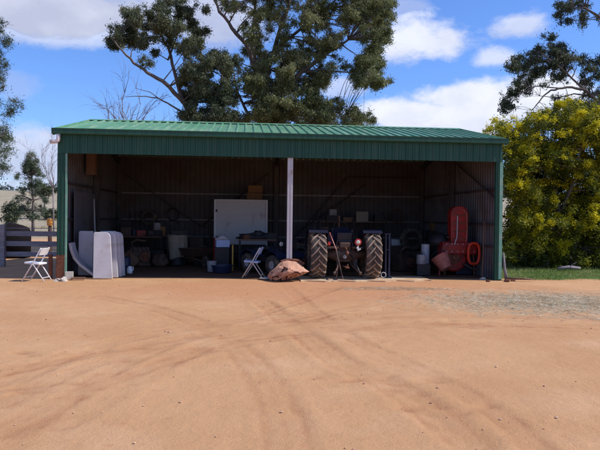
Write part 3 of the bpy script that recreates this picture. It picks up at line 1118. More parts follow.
# the flowering wattle at the right end
YW = 5.4
bW = at(560, 262, YW)
polyW = [(490, 134), (500, 124), (516, 132), (528, 120), (548, 112), (566, 110), (590, 112), (612, 104), (660, 112), (668, 262), (600, 270), (560, 270), (530, 268), (508, 266), (505, 232), (508, 200), (505, 168), (500, 150)]
rw, cs = tree('wattle_shrub', 'large yellow green flowering wattle at the right end of the shed', (bW.x, YW, 0),
              [([('w', (bW.x, YW, -.05), 0), (560, 220, 0), (555, 190, 0), (545, 160, 0)], .12, .04), ([('w', (bW.x + .3, YW, -.05), 0), (585, 215, 0), (600, 180, .3), (610, 140, .3)], .10, .03),
               ([('w', (bW.x - .2, YW, -.05), 0), (540, 235, -.2), (525, 200, -.3), (515, 165, -.3)], .08, .03), ([(560, 215, 0), (575, 180, -.8), (580, 150, -1)], .07, .02)],
              [(polyW, 1)], YW, 1.4, 430, 10, 120000, (.13, .036), M['wattle'], gaps=[(500, 200, 5, 60)], cat='shrub', droop=.25, squash=.85, twig=.012)
flo = [c for c in cs if c[1] < YW + 1.0 and random.random() < .85 and c[2] > .6]
V_ = leaf_quads([(c[0], c[1] - .08, c[2] + .1, c[3] * .75, c[4] * .75, c[5] * .7) for c in flo], 150000, .07, .042, .1, .5, sub=5)
quads('blossom', V_, M['blossom'], rw)
# arching sprays at its top left
sb = []
for px, py, tx, ty in ((503, 140, 488, 126), (506, 138, 494, 120), (512, 136, 503, 122), (500, 146, 486, 134), (520, 130, 512, 118)):
    P_ = bez(at(px, py, YW), at(tx, ty, YW - .2), .12, 6)
    for q in P_: sb.append((q.x, q.y, q.z, .10, .10, .09))
V_ = leaf_quads(sb, 1500, .11, .03, .2, .5)
quads('frond', V_, M['blossom'], rw)

# dark undergrowth behind its foot
YU = 7.0
bU = at(570, 262, YU)
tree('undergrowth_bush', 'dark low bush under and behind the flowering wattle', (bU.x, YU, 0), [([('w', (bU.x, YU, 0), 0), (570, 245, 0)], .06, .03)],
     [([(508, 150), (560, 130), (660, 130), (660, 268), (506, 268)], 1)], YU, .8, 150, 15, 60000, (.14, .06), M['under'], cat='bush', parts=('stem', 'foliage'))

# tall gum at the right edge, its trunk outside the frame
YR = 9.0
bR = at(640, 250, YR)
polyR1 = [(513, 66), (520, 50), (534, 39), (550, 40), (566, 46), (578, 54), (580, 62), (570, 70), (572, 78), (562, 84), (548, 80), (538, 84), (526, 90), (520, 100), (512, 108), (503, 112), (500, 104), (508, 92), (517, 84), (514, 76)]
polyR2 = [(553, -30), (600, -40), (660, -40), (660, 20), (600, 26), (588, 24), (578, 20), (572, 28), (560, 26), (556, 14)]
polyR3 = [(586, 66), (600, 60), (650, 50), (660, 130), (600, 128), (560, 116), (535, 118), (530, 108), (548, 104), (556, 96), (570, 100), (582, 104), (590, 92), (582, 78)]
tree('gum_tree', 'dark gum tree overhanging the wattle from the right edge with arching branches', (bR.x, YR, 0),
     [([('w', (bR.x, YR, -.1), 0), (635, 150, 0), (622, 60, 0), (615, -20, 0)], .32, .15),
      ([(628, 110, 0), (604, 106, -.4), (594, 98, -.6), (584, 90, -.8), (572, 87, -.9), (558, 88, -1), (548, 92, -1), (538, 102, -1), (532, 110, -1)], .085, .015),
      ([(584, 90, -.8), (572, 78, -.8), (556, 64, -.9), (540, 52, -1)], .05, .015), ([(590, 96, -.6), (574, 94, -.4), (556, 98, -.3), (540, 96, 0)], .035, .012),
      ([(620, 50, 0), (604, 20, -.2), (585, 8, -.5), (568, 8, -.7)], .08, .02), ([(558, 88, -1), (536, 86, -1), (516, 96, -1)], .03, .01)],
     [(polyR1, .36), (polyR2, .38), (polyR3, .5)], YR, .9, 150, 6.0, 85000, (.11, .032), M['eucd'], gaps=[(545, 92, 8, 5), (556, 104, 8, 4), (574, 102, 5, 5)], droop=.6, twig=.011)

# feathery tree cut by the left edge
YL = 9.0
bL = at(-35, 250, YL)
polyL = [(-70, 10), (-10, 14), (2, 26), (3, 44), (-2, 58), (2, 72), (9, 80), (10, 96), (7, 106), (13, 116), (9, 128), (12, 146), (10, 160), (3, 168), (-6, 176), (-75, 180)]
tree('she_oak', 'tall feathery grey green tree cut by the left edge of the photo', (bL.x, YL, 0),
     [([('w', (bL.x, YL, -.1), 0), (-35, 150, 0), (-34, 20, 0)], .25, .06), ([(-35, 150, 0), (-15, 140, -.2), (6, 132, -.3)], .06, .015), ([(-35, 100, 0), (-15, 96, -.2), (4, 90, -.3)], .05, .015), ([(-35, 180, 0), (-18, 168, 0), (0, 158, 0)], .05, .015)],
     [(polyL, 1)], YL, 1.2, 130, 8, 70000, (.13, .020), M['pine'], droop=.5, twig=.012)

# scraggly pine in the paddock
YP = 40.0
bP = at(33, 226, YP)
polyP = [(29, 155), (33, 155), (38, 166), (42, 176), (40, 186), (47, 194), (46, 206), (50, 214), (40, 219), (28, 218), (16, 214), (20, 204), (13, 196), (20, 188), (16, 176), (22, 172), (25, 165)]
zP = ground_z(bP.x, YP)
tree('paddock_pine', 'scraggly grey green pine standing in the paddock left of the shed', (bP.x, YP, zP),
     [([('w', (bP.x, YP, zP - .1), 0), (33, 200, 0), (31, 162, 0)], .16, .03)], [(polyP, 1), ([(28, 154), (34, 154), (38, 174), (24, 174)], .35)], YP, 1.0, 90, 2.2, 20000, (.18, .04), M['pine'], droop=.1, twig=.02, sub=2)
YQ = 46.0
bQ = at(10, 222, YQ)
zQ = ground_z(bQ.x, YQ)
tree('paddock_bush', 'round dark bush left of the scraggly pine', (bQ.x, YQ, zQ), [([('w', (bQ.x, YQ, zQ - .1), 0), (10, 214, 0)], .1, .05)],
     [([(4, 210), (8, 206), (14, 208), (18, 213), (15, 220), (5, 221)], 1)], YQ, .5, 14, 4, 3000, (.24, .10), M['scrub'], cat='bush', parts=('stem', 'foliage'))
YS = 60.0
for (px, py, r_, lab) in ((52, 214, 7, 'grey green scrub bush against the left wall of the shed'), (44, 190, 6, 'low dark tree on the skyline right of the pine')):
    q = at(px, py, YS)
    z_ = ground_z(q.x, YS)
    cs_ = [(q.x + random.gauss(0, .5), YS + random.gauss(0, .5), q.z + random.gauss(0, .4), .7, .7, .6) for _ in range(12)]
    rr = thing('scrub_tree', lab, 'tree', (q.x, YS, z_))
    tb = MB()
    tb.tube([(q.x, YS, z_ - .1), (q.x + .1, YS, (q.z + z_) / 2), (q.x, YS, q.z)], [.12, .09, .05], 6)
    for c in cs_: tb.tube([(q.x, YS, (q.z + z_) / 2), c[:3]], [.05, .02], 4)
    tb.build('trunk', M['bark'], rr, world=True)
    quads('crown', leaf_quads(cs_, 2500, .26, .12, .2), M['scrub'], rr)

# bare tree by the left wall
YN = 34.0
q = at(54, 225, YN)
zN = ground_z(q.x, YN)
root = thing('bare_tree', 'leafless tree with thin curved branches left of the shed wall', 'tree', (q.x, YN, zN))
tb = MB()
t1 = at(53, 188, YN)
tb.tube([(q.x, YN, zN - .1), t1.lerp(Vector((q.x, YN, zN)), .5), t1], [.055, .05, .045], 7)
for tx, ty in ((40, 152), (36, 160), (46, 142), (56, 140), (50, 150), (62, 146), (70, 150), (42, 170)):
    e_ = at(tx, ty, YN + random.uniform(-1.2, 1.2))
    v_ = e_ - t1
    sprout(t1.copy(), v_.normalized(), v_.length * .85, .03, 3, .45)
tb.build('trunk', M['barkpale'], root, world=True, smooth=True)

# far wood on the skyline (one mass)
cs = []
for i in range(260):
    a = R(-40 + 80 * random.random())
    d_ = random.uniform(215, 260)
    x, y = CAM.x + d_ * math.sin(a), CAM.y + d_ * math.cos(a)
    z_ = ground_z(x, y)
    r_ = random.uniform(1.6, 3.4)
    cs.append((x, y, z_ + r_ * .6, r_ * 1.6, r_, r_))
tag(quads('distant_wood', leaf_quads(cs, 26000, 1.0, .6, .1), M['fartree']), 'distant belt of trees along the skyline', 'trees', kind='stuff')

# ------------------------------------------------------------------ yard rail fence at the left
YF = 4.3
fx1 = -.12
fn_ = thing('rail_fence', 'weathered grey timber rail fence left of the shed', 'fence', (-3, YF, 0))
zr = [at(25, y_, YF).z for y_ in (233.5, 243.5, 254)]
for k, z in enumerate(zr):
    mb = MB()
    mb.bb(-6.5, fx1, YF - .03, YF + .03, z - .085, z + .075)
    mb.build('rail', M['wood'], fn_, world=True, bevel=.008)
mb = MB(); mb.bb(-6.5, fx1 + .02, YF + .035, YF + .09, zr[0] + .16, zr[0] + .18)
mb.build('rail', M['wood'], fn_, world=True)
for x in (gx(3, YF - .1, 250), -.25, -4.4, -6.3):
    mb = MB()
    mb.box((x, YF - .12, .66), (.15, .15, 1.36))
    mb.build('fence_post', M['wood'], fn_, world=True, bevel=.012)

# amber tin on a far post
pa = at(50, 222, 12)
am = thing('amber_drum', 'small amber drum on a stump beyond the fence', 'drum', (pa.x, 12, 0))
mb = MB(); mb.lathe([(.13, pa.z - .16), (.135, pa.z - .14), (.135, pa.z + .12), (.12, pa.z + .16)], (pa.x, 12, 0), 16)
mb.build('drum', M['amber'], am, world=True, smooth=False)
mb = MB(); mb.lathe([(.06, pa.z + .161), (.06, pa.z + .19)], (pa.x, 12, 0), 12)
mb.build('cap', M['white'], am, world=True)
mb = MB(); mb.lathe([(.10, 0), (.08, pa.z - .162)], (pa.x, 12, 0), 10)
mb.build('stump', M['grease'], am, world=True)

# dark low tank / trough beyond fence
pt = at(12, 229, 8.5)
mb = MB()
tk = thing('water_tank', 'low dark domed tank behind the rail fence', 'tank', (pt.x, 8.5, 0))
mb.lathe([(.70, .0), (.72, pt.z - .12), (.64, pt.z + .05), (.4, pt.z + .15), (.2, pt.z + .2)], (pt.x - .05, 8.6, 0), 26)
mb.build('tank_wall', M['matt'], tk, world=True, smooth=True)
mb = MB(); mb.lathe([(.16, pt.z + .18), (.16, pt.z + .24)], (pt.x - .05, 8.6, 0), 12); mb.build('lid', M['dark'], tk, world=True)


# ------------------------------------------------------------------ folding chairs
def folding_chair(label, loc, rz, mf, ms, s=1.0):
    t = thing('folding_chair', label, 'chair', loc, rz)
    w_ = .21
    for sx in (-1, 1):
        x = sx * w_
        mb = MB(); mb.tube([(x, -.26, .01), (x, .02, .47), (x, .20, .80), (x * .96, .23, .84)], .017, 8); mb.build('front_leg', mf, t, smooth=True)
        mb = MB(); mb.tube([(x * .9, .30, .01), (x * .9, .02, .42), (x * .9, -.10, .45)], .015, 8); mb.build('rear_leg', mf, t, smooth=True)
    mb = MB(); mb.tube([(-w_, -.20, .10), (w_, -.20, .10)], .01, 6); mb.build('stretcher', mf, t)
    mb = MB(); mb.tube([(-w_ * .9, .25, .09), (w_ * .9, .25, .09)], .01, 6); mb.build('stretcher', mf, t)
    mb = MB(); mb.box((0, -.02, .45), (.40, .40, .045), (R(-4), 0, 0)); mb.build('seat', ms, t, bevel=.012)
    mb = MB()
    n = 8
    vs = []
    for k in range(n + 1):
        x = -w_ + 2 * w_ * k / n
        b_ = .035 * (1 - (2 * k / n - 1) ** 2)
        for yy, zz in ((.16 + b_, .66), (.24 + b_, .84), (.255 + b_, .835), (.175 + b_, .655)):
            vs.append((x, yy, zz))
    fs = [(4 * i + k, 4 * i + (k + 1) % 4, 4 * i + 4 + (k + 1) % 4, 4 * i + 4 + k) for i in range(n) for k in range(4)] + [(0, 1, 2, 3), (4 * n, 4 * n + 1, 4 * n + 2, 4 * n + 3)]
    mb.add(vs, fs); mb.build('backrest', ms, t, bevel=.005)
    return t


c1 = gpt(35, 283)
folding_chair('white folding chair in the sun before the rail fence', (gx(35, -.55, 283), -.45, -.01), R(-100), M['white'], M['white'])
folding_chair('blue seated white framed folding chair beside the rusty plate', (gx(253, .35, 278), .42, .0), R(-102), M['galv'], M['chairblue'])

# ------------------------------------------------------------------ by the left post
st = thing('timber_stake', 'short brown timber stake standing left of the shed post', 'stake', (gx(50.5, .1), .1, 0))
mb = MB(); mb.box((0, 0, .3), (.09, .07, .66)); mb.build('stake', M['rust'], st, bevel=.006)


def rock(name, label, x, y, r_, m, sq=.6, group=None, seed=0):
    bm = bmesh.new()
    bmesh.ops.create_icosphere(bm, subdivisions=2, radius=1)
    rd = random.Random(seed)
    o3 = Vector((rd.uniform(0, 50), rd.uniform(0, 50), 0))
    for v in bm.verts:
        k_ = 1 + .55 * noise.noise(v.co * 1.3 + o3)
        v.co = Vector((v.co.x * k_ * r_, v.co.y * k_ * r_ * .8, max(v.co.z * k_, -.5) * r_ * sq))
    me_ = bpy.data.meshes.new(name)
    bm.to_mesh(me_)
    bm.free()
    o = link_mesh(name, me_, m)
    o.location = (x, y, ground_z(x, y) + r_ * sq * .4)
    o.rotation_euler = (0, 0, rd.uniform(0, 6))
    return tag(o, label, 'stone', group)


for i, (px, py, r_) in enumerate(((53, 282, .08), (58, 282.5, .10), (62, 281, .07), (50, 283, .05))):
    g_ = gpt(px, py)
    rock('rubble_stone', ['pale rubble stone left of the post foot', 'biggest pale rubble stone in front of the post foot', 'pale rubble stone right of the post foot', 'smallest pale rubble stone nearest the white chair'][i], g_[0], max(g_[1], -.5), r_, M['rubble'], .75, 'pale stones at the foot of the left post', 10 + i)
t = thing('concrete_block', 'pale hollow concrete block right of the left post', 'block', (gx(69.5, -.1, 277), -.12, 0), R(12))
mb = MB()
mb.box((0, -.045, .10), (.20, .02, .19)).box((0, .045, .10), (.20, .02, .19))
for x in (-.09, 0, .09): mb.box((x, 0, .10), (.02, .07, .19))
mb.build('block', M['rubble'], t, bevel=.004)
g_ = gpt(74, 281)
mb = MB(); mb.box((g_[0], -.2, .03), (.34, .12, .05), (0, 0, R(8))); tag(mb.build('timber_offcut', M['timber'], bevel=.005), 'short brown timber offcut lying right of the concrete block', 'timber')
for i, (px, py, r_) in enumerate(((483, 279, .09), (488, 281, .06), (507, 281, .09), (513, 280.5, .07), (379, 279.5, .06))):
    g_ = gpt(px, py)
    rock('stone', ['pale stone just left of the right post', 'tiny stone in front of the right post', 'brown stone just right of the right post', 'brown stone at the edge of the grass', 'small stone by the right tractor tyre'][i], g_[0], g_[1], r_, M['rubble'] if i in (0, 4) else M['rust'], .6, 'loose stones by the shed front', 30 + i)


# ------------------------------------------------------------------ pale panels leaning in the left bay
def slab(label, x0, y0, w_, h_, th, rz, lean, corner, m, crn='right'):
    t = thing('leaning_sheet', label, 'panel', (x0, y0, .0), rz, 'pale panels stood in the left bay')
    tp = .07 if corner > .1 else 0
    poly = [(0, 0), (w_, 0), (w_ - tp, h_ - corner)]
    for k in range(1, 8):
        a = k / 8 * PI / 2
        poly.append((w_ - tp - corner + corner * math.cos(a), h_ - corner + corner * math.sin(a)))
    poly += [(w_ - tp - corner, h_), (.03, h_), (0, h_ - .03)]
    mb = MB()
    tf = Matrix.Rotation(lean, 4, 'X')
    mb.prism(poly, 0, th, tf)
    mb.build('panel', m, t, bevel=.012)
    mb = MB()
    mb.prism([(x * .9 + w_ * .05, z * .9 + h_ * .04) for x, z in poly], th + .001, th + .015, tf)
    mb.build('backing', M['galv'], t)
    return t


zt = lambda px, py, Y_: at(px, py, Y_).z
xb0 = gx(77.5, .9, 265)
slab('plain square cornered white panel leaning against the left wall side, behind the curved strip', xb0, .95, gx(92, .9, 265) - xb0, zt(85, 231, .9), .05, R(3), R(-3), .02, M['panel'])
xs_ = gx(94, .15, 275)
hh = zt(98, 232, .1)
slab('front white panel with one rounded top corner standing at the front edge', xs_, .02, .50, hh, .10, R(4), R(-3), .14, M['panel'])
for i, lb in enumerate(('second rounded white panel directly behind the front one', 'third rounded white panel behind the second one', 'fourth white panel, narrow strip seen right of the third', 'fifth white panel at the back of the row of panels')):
    slab(lb, xs_ + (.09, .14, .16, .17)[i], (.30, .52, .70, .86)[i], .5, hh + .02 - .03 * (i > 1), .07, R(4 + i), R(-3), .15, M['panel'])
# curved pale strip
P_ = [at(px, py, .45) for px, py in ((69.5, 243), (71, 250), (74, 258), (80, 265), (88, 271), (94, 276))]
mb = MB()
tf = []
for k, p in enumerate(P_):
    tdir = (P_[min(k + 1, 5)] - P_[max(k - 1, 0)]).normalized()
    nrm = Vector((tdir.z, 0, -tdir.x)).normalized()
    for a, c in ((-.035, 0), (-.035, .42), (.035, .42), (.035, 0)):
        tf.append(p + nrm * a + Vector((0, c, 0)))
mb.add(tf, [(4 * i + k, 4 * i + (k + 1) % 4, 4 * i + 4 + (k + 1) % 4, 4 * i + 4 + k) for i in range(5) for k in range(4)] + [(0, 1, 2, 3), (20, 21, 22, 23)])
for i in range(len(mb.v)):
    x, y, z = mb.v[i]
    mb.v[i] = (x, y, max(z, .01))
tag(mb.build('curved_strip', M['panel'], bevel=.006), 'curved pale strip leaning between the left post and the panels', 'trim strip')

# white sheet hung on left wall, timber column above, leaning poles
sh_ = MB(); x_ = .13
sh_.add([(x_, 1.1, .55), (x_, 3.5, .55), (x_, 3.5, 2.35), (x_, 1.1, 2.35), (x_ + .02, 1.1, .55), (x_ + .02, 3.5, .55), (x_ + .02, 3.5, 2.35), (x_ + .02, 1.1, 2.35)],
        [(0, 1, 2, 3), (4, 5, 6, 7), (0, 1, 5, 4), (1, 2, 6, 5), (2, 3, 7, 6), (3, 0, 4, 7)])
tag(sh_.build('wall_sheet', M['zincside'], bevel=.003), 'flat pale sheet stood against the inside of the left wall', 'sheet')
pb = at(91.5, 160, 2.6)
t = thing('roof_timber', 'short thick brown timber beam hanging under the roof at the left', 'timber', (pb.x, 2.6, 0))
mb = MB(); mb.box((pb.x, 2.6, (zt(91, 175, 2.6) + 3.95) / 2), (.27, .22, 3.95 - zt(91, 175, 2.6))); mb.build('beam', M['timber'], t, world=True, bevel=.01)
mb = MB(); mb.tube([(pb.x, 2.6, 3.94), (pb.x, 2.6, 4.2)], .012, 6); mb.build('hanger', M['dark'], t, world=True)
for i, (a, b_, r_, m_) in enumerate((((96, 262), (94, 199), .022, 'galv'), ((101, 262), (97, 205), .018, 'girt'), ((104, 262), (93, 186), .03, 'girt'))):
    p, q = at(*a, 2.2 + .3 * i), at(*b_, 3.3 + .2 * i)
    p.z = .0
    mb = MB(); mb.tube([p, q], r_, 8)
    tag(mb.build('leaning_pole', M[m_]), ['pale thin pole leaning above the white panels', 'thin grey pole leaning right of the pale pole', 'thick dark pole leaning furthest left and highest'][i], 'pole', 'poles leaning in the left bay')
t = thing('blue_drum', 'small dark blue drum at the right end of the white panels', 'drum', (gx(125, 1.9), 1.9, 0))
mb = MB(); mb.lathe([(.15, 0), (.16, .03), (.16, .20), (.165, .22), (.16, .24), (.16, .42), (.13, .46)], (0, 0, 0), 18); mb.build('drum', M['brightblue'], t, smooth=True)
mb = MB(); mb.lathe([(.04, .461), (.04, .49)], (.05, 0, 0), 10); mb.build('cap', M['black'], t)
t = thing('white_jug', 'small off white jug on the floor right of the blue drum', 'jug', (gx(129.5, 1.5), 1.5, 0))
mb = MB(); mb.lathe([(.07, 0), (.085, .02), (.085, .15), (.04, .2), (.03, .22)], (0, 0, 0), 14); mb.build('jug', M['white'], t, smooth=True)
mb = MB(); mb.tube([(.03, 0, .20), (.10, 0, .19), (.11, 0, .13), (.08, 0, .08)], .012, 6); mb.build('handle', M['white'], t)

# ------------------------------------------------------------------ back of the left bay
def bench(label, x0, x1, y0, y1, z, m, ml, name='workbench'):
    t = thing(name, label, 'bench', ((x0 + x1) / 2, y0, 0))
    mb = MB(); mb.bb(x0, x1, y0, y1, z - .05, z); mb.build('top', m, t, world=True, bevel=.006)
    for x in (x0 + .05, x1 - .05):
        for y in (y0 + .05, y1 - .05):
            mb = MB(); mb.box((x, y, (z - .05) / 2), (.06, .06, z - .05)); mb.build('leg', ml, t, world=True)
    mb = MB(); mb.bb(x0 + .08, x1 - .08, y0 + .08, y1 - .08, .25, .28); mb.build('shelf', m, t, world=True)
    return t


bx0, bx1 = gx(120, 6), gx(163, 6)
bench('long dark workbench along the back wall of the left bay', bx0, bx1, 5.8, 6.6, .95, M['timber'], M['dark'])


def carton(name, label, x, y, z, d, m, rz=0, cat='box', flap=True, group=None):
    t = thing(name, label, cat, (x, y, z), rz, group)
    mb = MB(); mb.box((0, 0, d[2] / 2), d); mb.build('body', m, t, bevel=.006)
    if flap:
        mb = MB(); mb.box((-d[0] * .25, 0, d[2] + .004), (d[0] * .49, d[1], .006), (0, R(6), 0)).box((d[0] * .25, 0, d[2] + .004), (d[0] * .49, d[1], .006), (0, R(-5), 0)); mb.build('lid', m, t)
    return t


def can(name, label, x, y, z, r_, h_, m, cat='tin', capm=None):
    t = thing(name, label, cat, (x, y, z))
    mb = MB(); mb.lathe([(r_ * .97, 0), (r_, .01), (r_, h_ - .01), (r_ * .9, h_)], (0, 0, 0), 16); mb.build('body', m, t, smooth=False)
    mb = MB(); mb.lathe([(r_ * .35, h_ + .001), (r_ * .33, h_ + .04)], (0, 0, 0), 10); mb.build('cap', capm or M['black'], t)
    mb = MB(); mb.tube([(-r_ * .9, 0, h_ - .04), (-r_ * .6, 0, h_ + .07), (r_ * .6, 0, h_ + .07), (r_ * .9, 0, h_ - .04)], .006, 5); mb.build('handle', M['dark'], t)
    return t


zb = .951
carton('toolbox', 'dark red toolbox on the back workbench', gx(141, 6.0), 6.1, zb, (.34, .22, .2), M['red'], .1, 'toolbox')
can('paint_tin', 'white tin standing upright on the back workbench', gx(156.5, 5.95), 6.0, zb + .22, .13, .26, M['dullwhite'])
carton('crate', 'dark crate under the white tin on the back workbench', gx(156, 6), 6.05, zb, (.45, .32, .215), M['dark'], -.05, 'crate', False)
carton('crate', 'dark crate at the left end of the back workbench', gx(126, 6), 6.15, zb, (.42, .34, .3), M['grease'], .12, 'crate', False)
can('oil_tin', 'dark oil tin next to the red toolbox', gx(133.5, 6), 6.0, zb, .09, .25, M['blue'])


def tyre(name, label, loc, R_, w_, rx=0, rz=0, m=None, rimm=None, group=None):
    t = thing(name, label, 'tyre', loc, rz, group)
    t.rotation_euler = (rx, 0, rz)
    r0 = R_ * .62
    mb = MB(); mb.lathe([(r0, -w_ * .35), (R_ * .9, -w_ * .5), (R_, -w_ * .34), (R_, w_ * .34), (R_ * .9, w_ * .5), (r0, w_ * .35), (r0, -w_ * .35)], (0, 0, 0), 28, 'Y', caps=False)
    mb.build('tyre', m or M['rubber'], t, smooth=True)
    return t


tyre('spare_tyre', 'old black tyre hung on the back wall over the workbench', (gx(147, 6.5), 6.9, 1.62), .30, .17)
tyre('spare_tyre', 'black tyre standing on the floor under the back workbench', (gx(135, 5.6), 5.7, .31), .31, .2, R(-8))
can('jerry_can', 'green jerry can standing under the right half of the workbench', gx(149, 5.7), 5.75, 0, .15, .42, M['teal'], 'jerry can')
carton('crate', 'brown crate on the floor at the left end of the workbench', gx(122, 5.2), 5.2, 0, (.5, .4, .42), M['timber'], .2, 'crate', False)
for i, (px, z_, l_) in enumerate(((127, 1.5, .5), (133, 1.5, .4), (139, 1.55, .45))):
    mb = MB(); xx = gx(px, 7)
    mb.tube([(xx, 7.42, z_ + .35), (xx + .01, 7.42, z_ + .35 - l_)], .014, 6).box((xx, 7.40, z_ + .35 - l_), (.13, .04, .05))
    tag(mb.build('hand_tool', M['dark']), ['long hammer hanging left on the back wall', 'short hammer hanging in the middle of the three', 'hammer hanging right of the other two, nearest the hung tyre'][i], 'tool', 'tools hung on the back wall')

# cloth draped drum
xm, xr = gx(176, 4.6), (gx(187, 4.6) - gx(165, 4.6)) / 2
t = thing('oil_drum', 'dark drum half hidden under the cream cloth', 'drum', (xm, 4.9, 0))
mb = MB(); mb.lathe([(.30, 0), (.31, .03), (.30, .05), (.30, .4), (.315, .43), (.30, .46), (.30, .98), (.31, 1.0)], (0, 0, 0), 20); mb.build('shell', M['dark'], t, smooth=True)
mb = MB(); mb.lathe([(.29, 1.0), (.29, 1.012)], (0, 0, 0), 20); mb.build('lid', M['dark'], t)
zc = 1.10
vs, fs = [], []
nu, nv = 44, 16
for j in range(nv + 1):
    for i in range(nu + 1):
        u, v = i / nu, j / nv
        a = PI + PI * u      # front half
        if v < .2:
            r_ = .335 * (v / .2) ** .6
            z = 1.04 + .01 * math.sin(u * 20)
            vs.append((xm + r_ * math.cos(a), 4.9 + r_ * math.sin(a), z))
        else:
            k = (v - .2) / .8
            r_ = .335 + .03 * k * math.sin(u * 26 + 2 * math.sin(u * 9)) + .01
            L2 = .80 + .05 * math.sin(u * 7)
            vs.append((xm + r_ * math.cos(a) * (1 - .22 * k * (u < .5)), 4.9 + r_ * math.sin(a), 1.04 - k * L2))
for j in range(nv):
    for i in range(nu): fs.append((j * (nu + 1) + i, j * (nu + 1) + i + 1, (j + 1) * (nu + 1) + i + 1, (j + 1) * (nu + 1) + i))
mb = MB(); mb.add(vs, fs)
o = mb.build('cloth', M['cloth'], smooth=True)
o.modifiers.new('s', 'SOLIDIFY').thickness = .006
tag(o, 'cream cloth draped over the front of a drum', 'cloth')
carton('tray', 'dark metal tray on top of the cloth covered drum', xm + .05, 4.92, 1.055, (.5, .35, .13), M['dark'], .1, 'tray', False)

# shelving with cartons, white board, bench in front
sx0, sx1 = gx(209, 6.3), gx(274, 6.3)
t = thing('shelving', 'tall dark steel shelving behind the white board', 'shelf', ((sx0 + sx1) / 2, 6.3, 0))
for z in (.3, 1.0, 1.7, 2.32):
    mb = MB(); mb.bb(sx0, sx1, 6.1, 6.65, z - .02, z); mb.build('shelf', M['dark'], t, world=True)
for x in (sx0 + .02, sx1 - .02):
    for y in (6.08, 6.67):
        mb = MB(); mb.bb(x - .02, x + .02, y - .019, y + .019, 0, 2.36); mb.build('upright', M['dark'], t, world=True)
x0, x1 = gx(247, 6.3, 192), gx(262, 6.3, 192)
carton('carton', 'brown cardboard carton at the bottom on top of the shelving', (x0 + x1) / 2, 6.35, 2.322, (x1 - x0, .4, .24), M['card'], .0, 'carton', True, 'cartons on the shelving')
carton('carton', 'brown cardboard carton stacked on the other, topmost', (x0 + x1) / 2 + .02, 6.35, 2.58, (x1 - x0 - .03, .38, .26), M['card'], .05, 'carton', True, 'cartons on the shelving')
x0, x1 = gx(214.5, 5.1, 215), gx(267, 5.1, 215)
z1, z0 = zt(240, 200, 5.1), zt(240, 236, 5.1)
t = thing('white_board', 'large white board on a frame in the middle of the shed', 'board', ((x0 + x1) / 2, 5.1, 0))
mb = MB(); mb.bb(x0, x1, 5.1, 5.14, z0 - .3, z1); mb.build('panel', M['board'], t, world=True, bevel=.004)
mb = MB(); mb.bb(x0 - .015, x0 + .075, 5.06, 5.096, .05, z1 + .01); mb.build('frame_leg', M['galv'], t, world=True)
mb = MB(); mb.bb(x1 - .04, x1 + .02, 5.06, 5.096, .05, z1 + .01); mb.build('frame_leg', M['galv'], t, world=True)
mb = MB(); mb.bb(x0 + .08, x1 - .045, 5.07, 5.096, z1 - .02, z1 + .015); mb.build('frame_rail', M['galv'], t, world=True)
mb = MB(); mb.bb(x0 + .04, x0 + .1, 5.05, 5.062, z1 - .42, z1 - .34); mb.build('latch', M['dark'], t, world=True)

wx0, wx1 = gx(238, 3.6), gx(276, 3.6)
bench('dark workbench in front of the white board', wx0, wx1, 3.4, 4.1, .96, M['timber'], M['dark'])
# black cover heaped on the bench
bm = bmesh.new()
bmesh.ops.create_icosphere(bm, subdivisions=4, radius=1)
for v in bm.verts:
    k_ = 1 + .45 * noise.noise(v.co * 1.6 + Vector((4, 2, 8))) + .18 * noise.noise(v.co * 4)
    v.co = Vector((v.co.x * k_ * .52, v.co.y * k_ * .22, max(v.co.z * k_ * .26, 0)))
    if v.co.x < 0: v.co.z *= .75
me_ = bpy.data.meshes.new('tarp')
bm.to_mesh(me_); bm.free()
o = link_mesh('tarp', me_, M['black'], smooth=True)
o.location = (gx(254, 3.7), 3.7, .962)
tag(o, 'crumpled black sheet heaped on the bench before the white board', 'sheet')
carton('carton', 'small rust red box on the bench at the left foot of the black sheet', gx(246, 3.5), 3.52, .961, (.2, .16, .12), M['rust'], .3, 'box', True)
# things between: red can post, yellow post, buckets, lilac bundle
can('gas_bottle', 'tall red cylinder left of the yellow prop', gx(216.5, 3.3), 3.3, 0, .11, 1.0, M['red'], 'cylinder')
mb = MB(); xy_ = gx(232.5, 2.6); mb.box((xy_, 2.6, zt(232, 245, 2.6) / 2), (.045, .045, zt(232, 245, 2.6)))
tag(mb.build('yellow_prop', M['yellow'], bevel=.004), 'thin upright yellow prop beside the blue tub', 'prop')


def bucket(label, x, y, z, r0, r1, h_, m, rot=(0, 0, 0), handle=True, name='bucket'):
    t = thing(name, label, 'bucket' if name == 'bucket' else 'tub', (x, y, z))
    t.rotation_euler = rot
    mb = MB(); mb.lathe([(.001, 0), (r0, 0), (r1, h_), (r1 + .012, h_), (r1 + .012, h_ - .02), (r1 - .01, h_ - .02), (r0 - .01, .015), (.001, .015)], (0, 0, 0), 24, caps=False)
    mb.build('body', m, t, smooth=False)
    if handle:
        mb = MB(); mb.tube([(r1 * math.cos(a), 0, h_ - .03 + r1 * .8 * math.sin(a)) for a in [PI * k / 10 for k in range(11)]], .006, 5); mb.build('handle', M['dark'], t)
    return t


